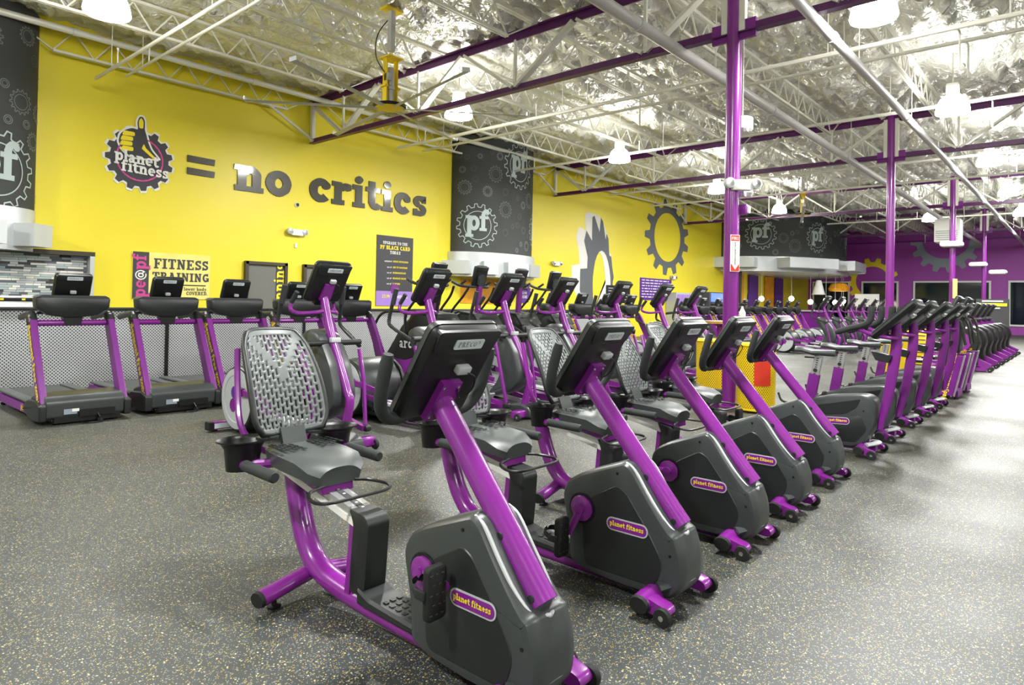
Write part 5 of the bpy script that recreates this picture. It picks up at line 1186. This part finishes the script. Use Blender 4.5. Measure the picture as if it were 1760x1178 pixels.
def make_arc():
    t = thing('arc_trainer', 'x', 'cardio machine', (0, 0, 0), group='black and purple arc trainers between the treadmills')
    # local y = world Y - 7.6 ; front body at -y
    B().box((0, .55, .06), (.7, 1.9, .09)).build('base_frame', 'purple', t, smooth=False)
    for s in (-1, 1): B().lathe([(.03, 0), (.03, .015)], (s * .3, -.35, 0), 'z', 10).lathe([(.03, 0), (.03, .015)], (s * .3, 1.4, 0), 'z', 10).build('leveling_foot', 'rubber', t)
    P = rnd([(-.36, .1), (-.36, .95), (-.2, 1.16), (.18, 1.2), (.5, 1.0), (.95, .45), (.95, .1)], .07, 4)
    B().prism(P, 'x', [(-.27, .06), (-.25, .02), (-.2, 0), (.2, 0), (.25, .02), (.27, .06)]).build('front_cowl', 'black', t)
    B().prism(rnd([(-.375, .35), (-.375, .9), (-.365, .95), (-.345, .95), (-.345, .35)], .005), 'x', [(-.2, 0), (.2, 0)]).build('front_panel', 'grey', t)
    B().prism(rnd([(-.34, .98), (-.19, 1.17), (.18, 1.21), (.2, 1.19), (-.17, 1.14), (-.3, .96)], .01), 'x', [(-.28, 0), (.28, 0)]).build('top_trim', 'dark', t)
    for s in (-1, 1):
        B().prism(rnd([(.1, .14), (.1, .62), (.5, .64), (.88, .3), (.88, .14)], .05), 'x', [(s * .268, 0), (s * .275, .006)]).build('side_panel', 'purple_flat', t)
        B().prism(rnd([(-.05, .55), (.2, .95), (.5, .78), (.7, .45), (.4, .42)], .07), 'x', [(s * .268, 0), (s * .285, .01)]).build('side_badge', 'black', t)
        b = B(); text(b, 'arc', .0, 0, .17, 0, lambda x, y, z: (s * .287, .36 + s * x, .62 + y), res=8); b.build('badge_lettering', 'lgrey', t, smooth=False)
        B().tube(sp([(s * .3, .35, .8), (s * .34, .3, 1.15), (s * .33, .02, 1.45), (s * .3, -.1, 1.62)]), .02, 8).build('moving_arm', 'dark', t)
        B().tube(sp([(s * .06, -.02, 1.62), (s * .22, .0, 1.62), (s * .34, .1, 1.64), (s * .36, .25, 1.7)]), .024, 10).build('handlebar', 'foam', t)
        B().tube(sp([(s * .3, .1, 1.66), (s * .3, -.02, 1.72)]), .02, 8).build('thumb_grip', 'foam', t)
        B().tube(sp([(s * .32, .95, .2), (s * .36, 1.1, .8), (s * .34, .9, 1.15), (s * .32, .35, 1.2)]), .022, 8).build('rear_rail', 'dark', t)
        p = B().rbox((s * .15, .95, .35), (.15, .4, .05), .02).build('foot_pedal', 'grey', t)
    B().bar((0, .0, 1.15), (0, -.04, 1.66), .09, .06).build('console_post', 'purple_flat', t, smooth=False)
    sh, R_ = console(t, .30, .36, .08, (0, -.03, 1.80), (0, .09, -.33), False)
    B(R_).prism(rrect(.16, .2, .05, 4, 0, -.06), 'z', [(-.085, .01), (-.06, 0), (-.04, 0)]).build('cable_cover', 'grey', sh)
    return t

def make_drum():
    t = thing('adaptive_trainer', 'x', 'cardio machine', (0, 0, 0), group='row of big-drum trainers at the far right')
    # front faces -y
    B().bar((0, -.5, .1), (0, .5, .62), .16, .14).build('front_leg_beam', 'purple', t, smooth=False)
    B().box((0, .5, .06), (.3, 1.9, .08)).build('base_frame', 'purple', t, smooth=False)
    for s in (-1, 1):
        wheel(t, (s * .18, -.52, .05), .05, .05)
        B().lathe([(.03, 0), (.03, .02)], (s * .12, 1.3, 0), 'z', 10).build('leveling_foot', 'rubber', t)
        B().lathe([(.23, 0), (.23, s * .02), (.14, s * .022)], (s * .26, .05, .66), 'x', 30).build('purple_ring', 'purple', t)
        B().lathe([(.15, s * .02), (.14, s * .03), (.001, s * .03)], (s * .26, .05, .66), 'x', 26).build('disc_face', 'logo_grey', t)
        B().tube(sp([(s * .2, .3, 1.1), (s * .3, .5, 1.25), (s * .33, .75, 1.2), (s * .33, .9, .9)]), .022, 8).build('handlebar', 'dark', t)
        B().rbox((s * .17, 1.0, .3), (.16, .4, .05), .02).build('foot_pedal', 'grey', t)
    P = rnd([(-.34, .62), (-.28, .86), (-.05, 1.0), (.2, .98), (.38, .8), (.38, .55), (.12, .3), (-.18, .14), (-.3, .14), (-.27, .4)], .08, 4)
    B().prism(P, 'x', [(-.26, .03), (-.24, .008), (-.2, 0), (.2, 0), (.24, .008), (.26, .03)]).build('drum_housing', 'black', t)
    B().bar((0, .1, .95), (0, .42, 1.2), .1, .1).bar((0, .42, 1.18), (0, .3, 1.4), .08, .08).build('console_post', 'purple', t, smooth=False)
    B().rbox((0, .28, 1.12), (.62, .18, .07), .03, 'x').build('tray', 'grey', t)
    sh, R_ = console(t, .40, .42, .12, (0, .22, 1.40), (0, .16, -.34), False)
    return t
def make_stair():
    t = thing('stair_climber', 'x', 'stair climber', (0, 0, 0), group='stair climbers with purple lettered side panels')
    for s in (-1, 1):
        B().prism([(.17, .06), (-.05, .06), (-.19, .68), (.01, .68)], 'x', [(s * .30, 0), (s * .34, 0)]).build('side_panel', 'purple_flat', t, smooth=False)
        B().bar((s * .33, -.06, .05), (s * .33, -.195, .69), .06, .02).build('silver_edge', 'silver', t, smooth=False)
        th_ = math.atan2(.62, -.13); cs, sn = math.cos(th_), math.sin(th_); b = B()
        text(b, 'judgement free zone', 0, 0, .066, 0, lambda x, y, z: (s * .3415, -.005 + x * cs - s * (y - .02) * sn, .37 + x * sn + s * (y - .02) * cs), trk=0, bold=.02, res=6); b.build('panel_lettering', 'yellow_print', t, smooth=False)
        B().tube(sp([(s * .33, -.2, .85), (s * .35, -.1, 1.25), (s * .34, .3, 1.3), (s * .33, .8, 1.05)]), .02, 8).build('handrail', 'dark', t)
        wheel(t, (s * .3, -.02, .05), .05, .04)
    for k in range(4): B().box((0, .3 + k * .16, .75 - k * .2), (.54, .2, .04)).build('step', 'black', t, smooth=False)
    B().box((0, .45, .08), (.5, 1.1, .1)).build('base_frame', 'purple_flat', t, smooth=False)
    B().bar((0, .1, .5), (0, 0, 1.3), .3, .1).build('front_column', 'dark', t, smooth=False)
    console(t, .38, .40, .1, (0, 0, 1.42), (0, .16, -.34), False)
    return t

# ---------------------------------------------------------------- placement
ORD = ['first', 'second', 'third', 'fourth', 'fifth', 'sixth', 'seventh', 'eighth', 'ninth', 'tenth', 'eleventh', 'twelfth']
rb = make_recumbent()
RB = [(1.775, 2.125), (2.83, 2.15), (3.80, 2.19), (4.66, 2.21), (5.66, 2.26)]
RL = ['large recumbent bike nearest the camera, its slotted seat back fully visible', 'second recumbent bike from the camera, its low pedal and crank fully in view', 'third recumbent bike from the camera, between the second and fourth of the row', 'fourth recumbent bike from the camera, in front of the yellow bin', 'fifth and farthest recumbent bike, next to the first upright bike']
rbs = [rb] + [dup(rb) for _ in RB[1:]]
for o, (x, y), l, a in zip(rbs, RB, RL, (-.12 * PI, 1.62, 2.76, 1.0, 2.2)):
    o.location = (x, y, 0); o['label'] = l; set_crank(o, a)
SEATP = ('seat_carriage', 'adjust_lever', 'seat_cushion', 'vent_slots', 'back_support', 'slotted_back', 'back_rim', 'back_frame', 'side_grip', 'cup_tray', 'tray_arm')
for o, d in zip(rbs, (0, -.2, -.25, -.34, -.22)):       # each seat slid to its own place on the rail
    for c in o.children:
        if c.name.startswith(SEATP): c.location = (0, d, d * .12)
ub = make_upright()
UB = [(6.98, 1.94), (7.95, 1.97), (9.1, 1.99), (10.15, 1.99), (11.1, 2.0)]
for i, (x, y) in enumerate(UB):
    o = ub if i == 0 else dup(ub)
    o.location = (x, y, 0); o['label'] = ['first upright bike after the recumbents, its flat purple mast and black bull-horn grips clear', 'second upright bike in the front row, behind the first one', 'third upright bike in the front row', 'fourth upright bike in the front row', 'fifth and farthest upright bike, next to the stair climbers'][i]
el = make_elliptical()
EL = [3.53, 4.83, 6.07, 7.22, 8.65, 10.0, 11.3]
for i, x in enumerate(EL):
    o = el if i == 0 else dup(el)
    o.location = (x, 5.5, 0); o['label'] = '%s elliptical trainer from the left in the middle row%s' % (ORD[i], [', its pale disc facing left', ', mostly behind the nearest bike console', '', '', '', '', ', left of the near column'][i])
far_e = [(20.6 + 1.45 * i, 5.9) for i in range(6)]
for i, (x, y) in enumerate(far_e):
    o = dup(el, (x, y, 0), '%s elliptical trainer of the far group beyond the near column' % ORD[i]); o['group'] = 'far elliptical trainers beyond the near column'
tr = make_treadmill()
TX = [2.36, 3.38, 4.26, 5.2, 6.1]
for i, x in enumerate(TX):
    o = tr if i == 0 else dup(tr)
    o.location = (x, 8.1, 0); o['label'] = '%s treadmill from the left before the perforated partition' % ORD[i] if i else 'leftmost treadmill, front of its motor hood and both lettered posts in view'
for i, x in enumerate((11.3, 12.35, 13.4, 14.5)):
    o = dup(tr, (x, 8.1, 0), '%s treadmill right of the arc trainers, glimpsed between ellipticals' % ORD[i]); o['group'] = 'treadmills right of the arc trainers'
for i in range(10):
    o = dup(tr, (18.6 + 1.12 * i, 8.6, 0), '%s treadmill of the far row below the juice bar' % ORD[i]); o['group'] = 'far treadmills below the juice bar'
ar = make_arc()
for i, x in enumerate((7.05, 8.0, 9.05, 10.05)):
    o = ar if i == 0 else dup(ar)
    o.location = (x, 7.75, 0); o['label'] = '%s black and purple arc trainer from the left, tall console on purple post' % ORD[i]
dm = make_drum()
for i in range(7):
    o = dm if i == 0 else dup(dm)
    o.location = (18.3 + 1.32 * i, 2.15, 0); o['label'] = '%s big-drum trainer of the row along the right aisle%s' % (ORD[i], ', purple ring disc in view' if i == 0 else '')
st = make_stair()
for i in range(2):
    o = st if i == 0 else dup(st)
    o.location = (12.5 + 1.05 * i, 1.6, 0); o['label'] = ['nearer', 'farther'][i] + ' stair climber with a slanted purple panel lettered judgement free zone'
